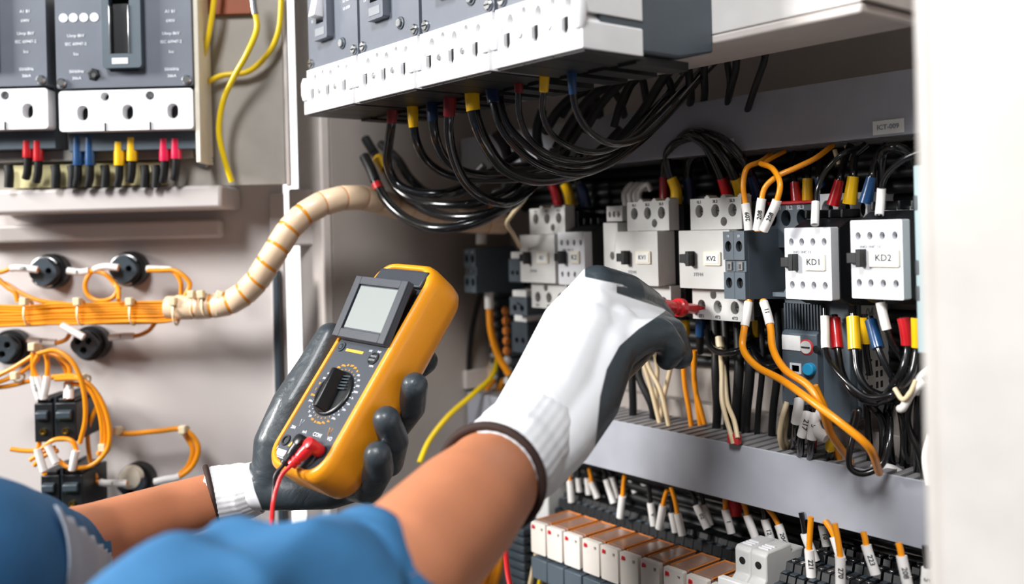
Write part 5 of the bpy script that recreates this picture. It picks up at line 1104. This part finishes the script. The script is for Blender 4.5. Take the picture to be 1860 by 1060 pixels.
# knitted cuff of the right glove, an open sleeve of its own cloth
def sleeve_tube(L, mat_, name, parent, fold=.0, nf=5, thick=.0015, seg=64, res=10, seed=1, start=None, rib=0):
    bpy.context.view_layer.update(); rnd = random.Random(seed); P = spline([D(p[0], p[1], p[2]) for p in L], res); n = len(P)
    R = [L[min(i//res, len(L)-1)][3] if i % res == 0 else L[i//res][3]+(L[i//res+1][3]-L[i//res][3])*((i % res)/res) for i in range(n)]
    org = P[0].copy(); mb = MB(); k = mb.mi(mat_); up = None; last = None
    ph = [rnd.uniform(0, 6.28) for _ in range(8)]
    for i, p in enumerate(P):
        t_ = (P[min(i+1, n-1)]-P[max(i-1, 0)]).normalized()
        if up is None: up = Vector((0, 0, 1))
        up = (up-t_*up.dot(t_)).normalized(); sd = t_.cross(up); row = []
        u = i/(n-1)
        for j in range(seg):
            a = 2*pi*j/seg
            w_ = 1+fold*(min(1, u*5)*.85+.15)*(.5*sin(nf*a+7*u+ph[0])+.35*sin(2*a+15*u+ph[1])+.3*sin(3*a-22*u+ph[2])+.25*sin(34*u+a*1.0+ph[3])+(1.1*(.5-abs(sin(2.0*a+11*u+ph[4])))+.8*(.5-abs(sin(1.5*a-17*u+ph[5]))) if fold > .035 else 0))
            if rib: w_ += rib*cos(a*32)
            row.append(mb.bm.verts.new(p-org+(up*cos(a)+sd*sin(a))*R[i]*w_))
        if last:
            for j in range(seg): mb.bm.faces.new((last[j], last[(j+1) % seg], row[(j+1) % seg], row[j])).material_index = k
        last = row
    o = mb.build(name, None, smooth=80); o.parent = parent; o.location = org-parent.matrix_world.translation
    s_ = o.modifiers.new('cloth', 'SOLIDIFY'); s_.thickness = thick; s_.offset = -1
    return o
# left glove
LG = [[(492, 868, .86, 36), (505, 805, .868, 44), (535, 738, .878, 43), (572, 672, .890, 36), (600, 612, .90, 27)],
      [(430, 893, .87, 43), (500, 872, .865, 44), (560, 835, .885, 52), (620, 770, .90, 52), (660, 710, .91, 40)],
      [(470, 888, .862, 38), (530, 892, .855, 34), (600, 890, .85, 34), (665, 868, .845, 36)],
      [(560, 835, .885, 50), (640, 830, .88, 46), (680, 780, .88, 38)],
      [(650, 720, .91, 34), (720, 690, .90, 27), (772, 655, .870, 24)],
      [(660, 770, .90, 34), (722, 770, .86, 27), (748, 738, .825, 26), (753, 700, .805, 25)],
      [(640, 820, .88, 34), (706, 838, .835, 28), (716, 800, .80, 27), (702, 762, .785, 26)],
      [(620, 870, .86, 34), (668, 886, .815, 29), (688, 852, .785, 28), (686, 826, .772, 26)]]
gl = blob(LG, .0018, 7)
set_coat(gl, lambda P, n_: curve_side(P, [(462, 770), (456, 810), (452, 850), (462, 890), (478, 930), (500, 980)]))
gl_ = place(gl, 'glove', ps, [G], D(600, 800, .86)); gl_['label'] = 'glove with grey dipped palm on the left hand, gripping the meter'
for (x, y, z, dx) in ((752, 684, .789, 0), (699, 745, .769, 0), (683, 806, .757, 0)):
    pass
# knitted wrist of the left glove
cuffL = sleeve_tube([(384, 899, .87, .0262), (410, 897, .87, .0262), (440, 892, .87, .0262), (470, 885, .87, .0235)], 'glove_white', 'knitted_cuff', gl_, fold=.02, rib=.008, seg=128)
bpy.context.view_layer.update()
A0 = D(386, 899, .87); A1 = D(330, 917, .86)
ring(A0, A0-A1, .0268, .0026, 'cuff_brown', 'cuff_band', gl_)
cuffR = sleeve_tube([(900, 860, .69, .0386), (925, 835, .70, .0380), (950, 805, .715, .0368), (975, 770, .735, .0355)], 'glove_white', 'knitted_cuff', gr, fold=.02, rib=.006, seg=128)
# jacket sleeves
jk = sleeve_tube([(678, 1072, .55, .0470), (625, 1094, .53, .0470), (540, 1112, .50, .0475), (430, 1135, .48, .0480), (300, 1178, .46, .0480), (195, 1285, .45, .055), (60, 1450, .43, .06), (-250, 1560, .40, .065)], 'cloth_blue', 'jacket_sleeve', ps, fold=.12, nf=4, seed=4, thick=.002)
jk['label'] = 'creased blue sleeve rolled to the elbow on the right arm'
jl = sleeve_tube([(135, 1005, .755, .0345), (95, 1015, .73, .0395), (40, 1030, .68, .050), (-30, 1045, .62, .062), (-150, 1070, .55, .07), (-400, 1100, .50, .08)], 'cloth_blue', 'jacket_sleeve', ps, fold=.03, nf=3, seed=9, thick=.002)
jl['label'] = 'blurred blue sleeve with grey band on the left arm'
bpy.context.view_layer.update()
bnd = sleeve_tube([(128, 1006, .751, .0385), (95, 1015, .73, .0435), (40, 1030, .68, .0555), (-30, 1045, .62, .0690), (-80, 1055, .59, .072)], 'cloth_grey', 'reflective_band', jl, fold=.03, nf=3, seed=9, thick=.001)
bpy.context.view_layer.update(); bmx = bmesh.new(); bmx.from_mesh(bnd.data); Mw = bnd.matrix_world; dl = []
for f_ in bmx.faces:                                          # the band is a patch sewn round the underside of the sleeve
    X, Y, _z = pproj(Mw @ f_.calc_center_median())
    if Y < (970-.72*X if X < 90 else 905+.9*(X-90)): dl.append(f_)
bmesh.ops.delete(bmx, geom=dl, context='FACES'); bmx.to_mesh(bnd.data); bmx.free()
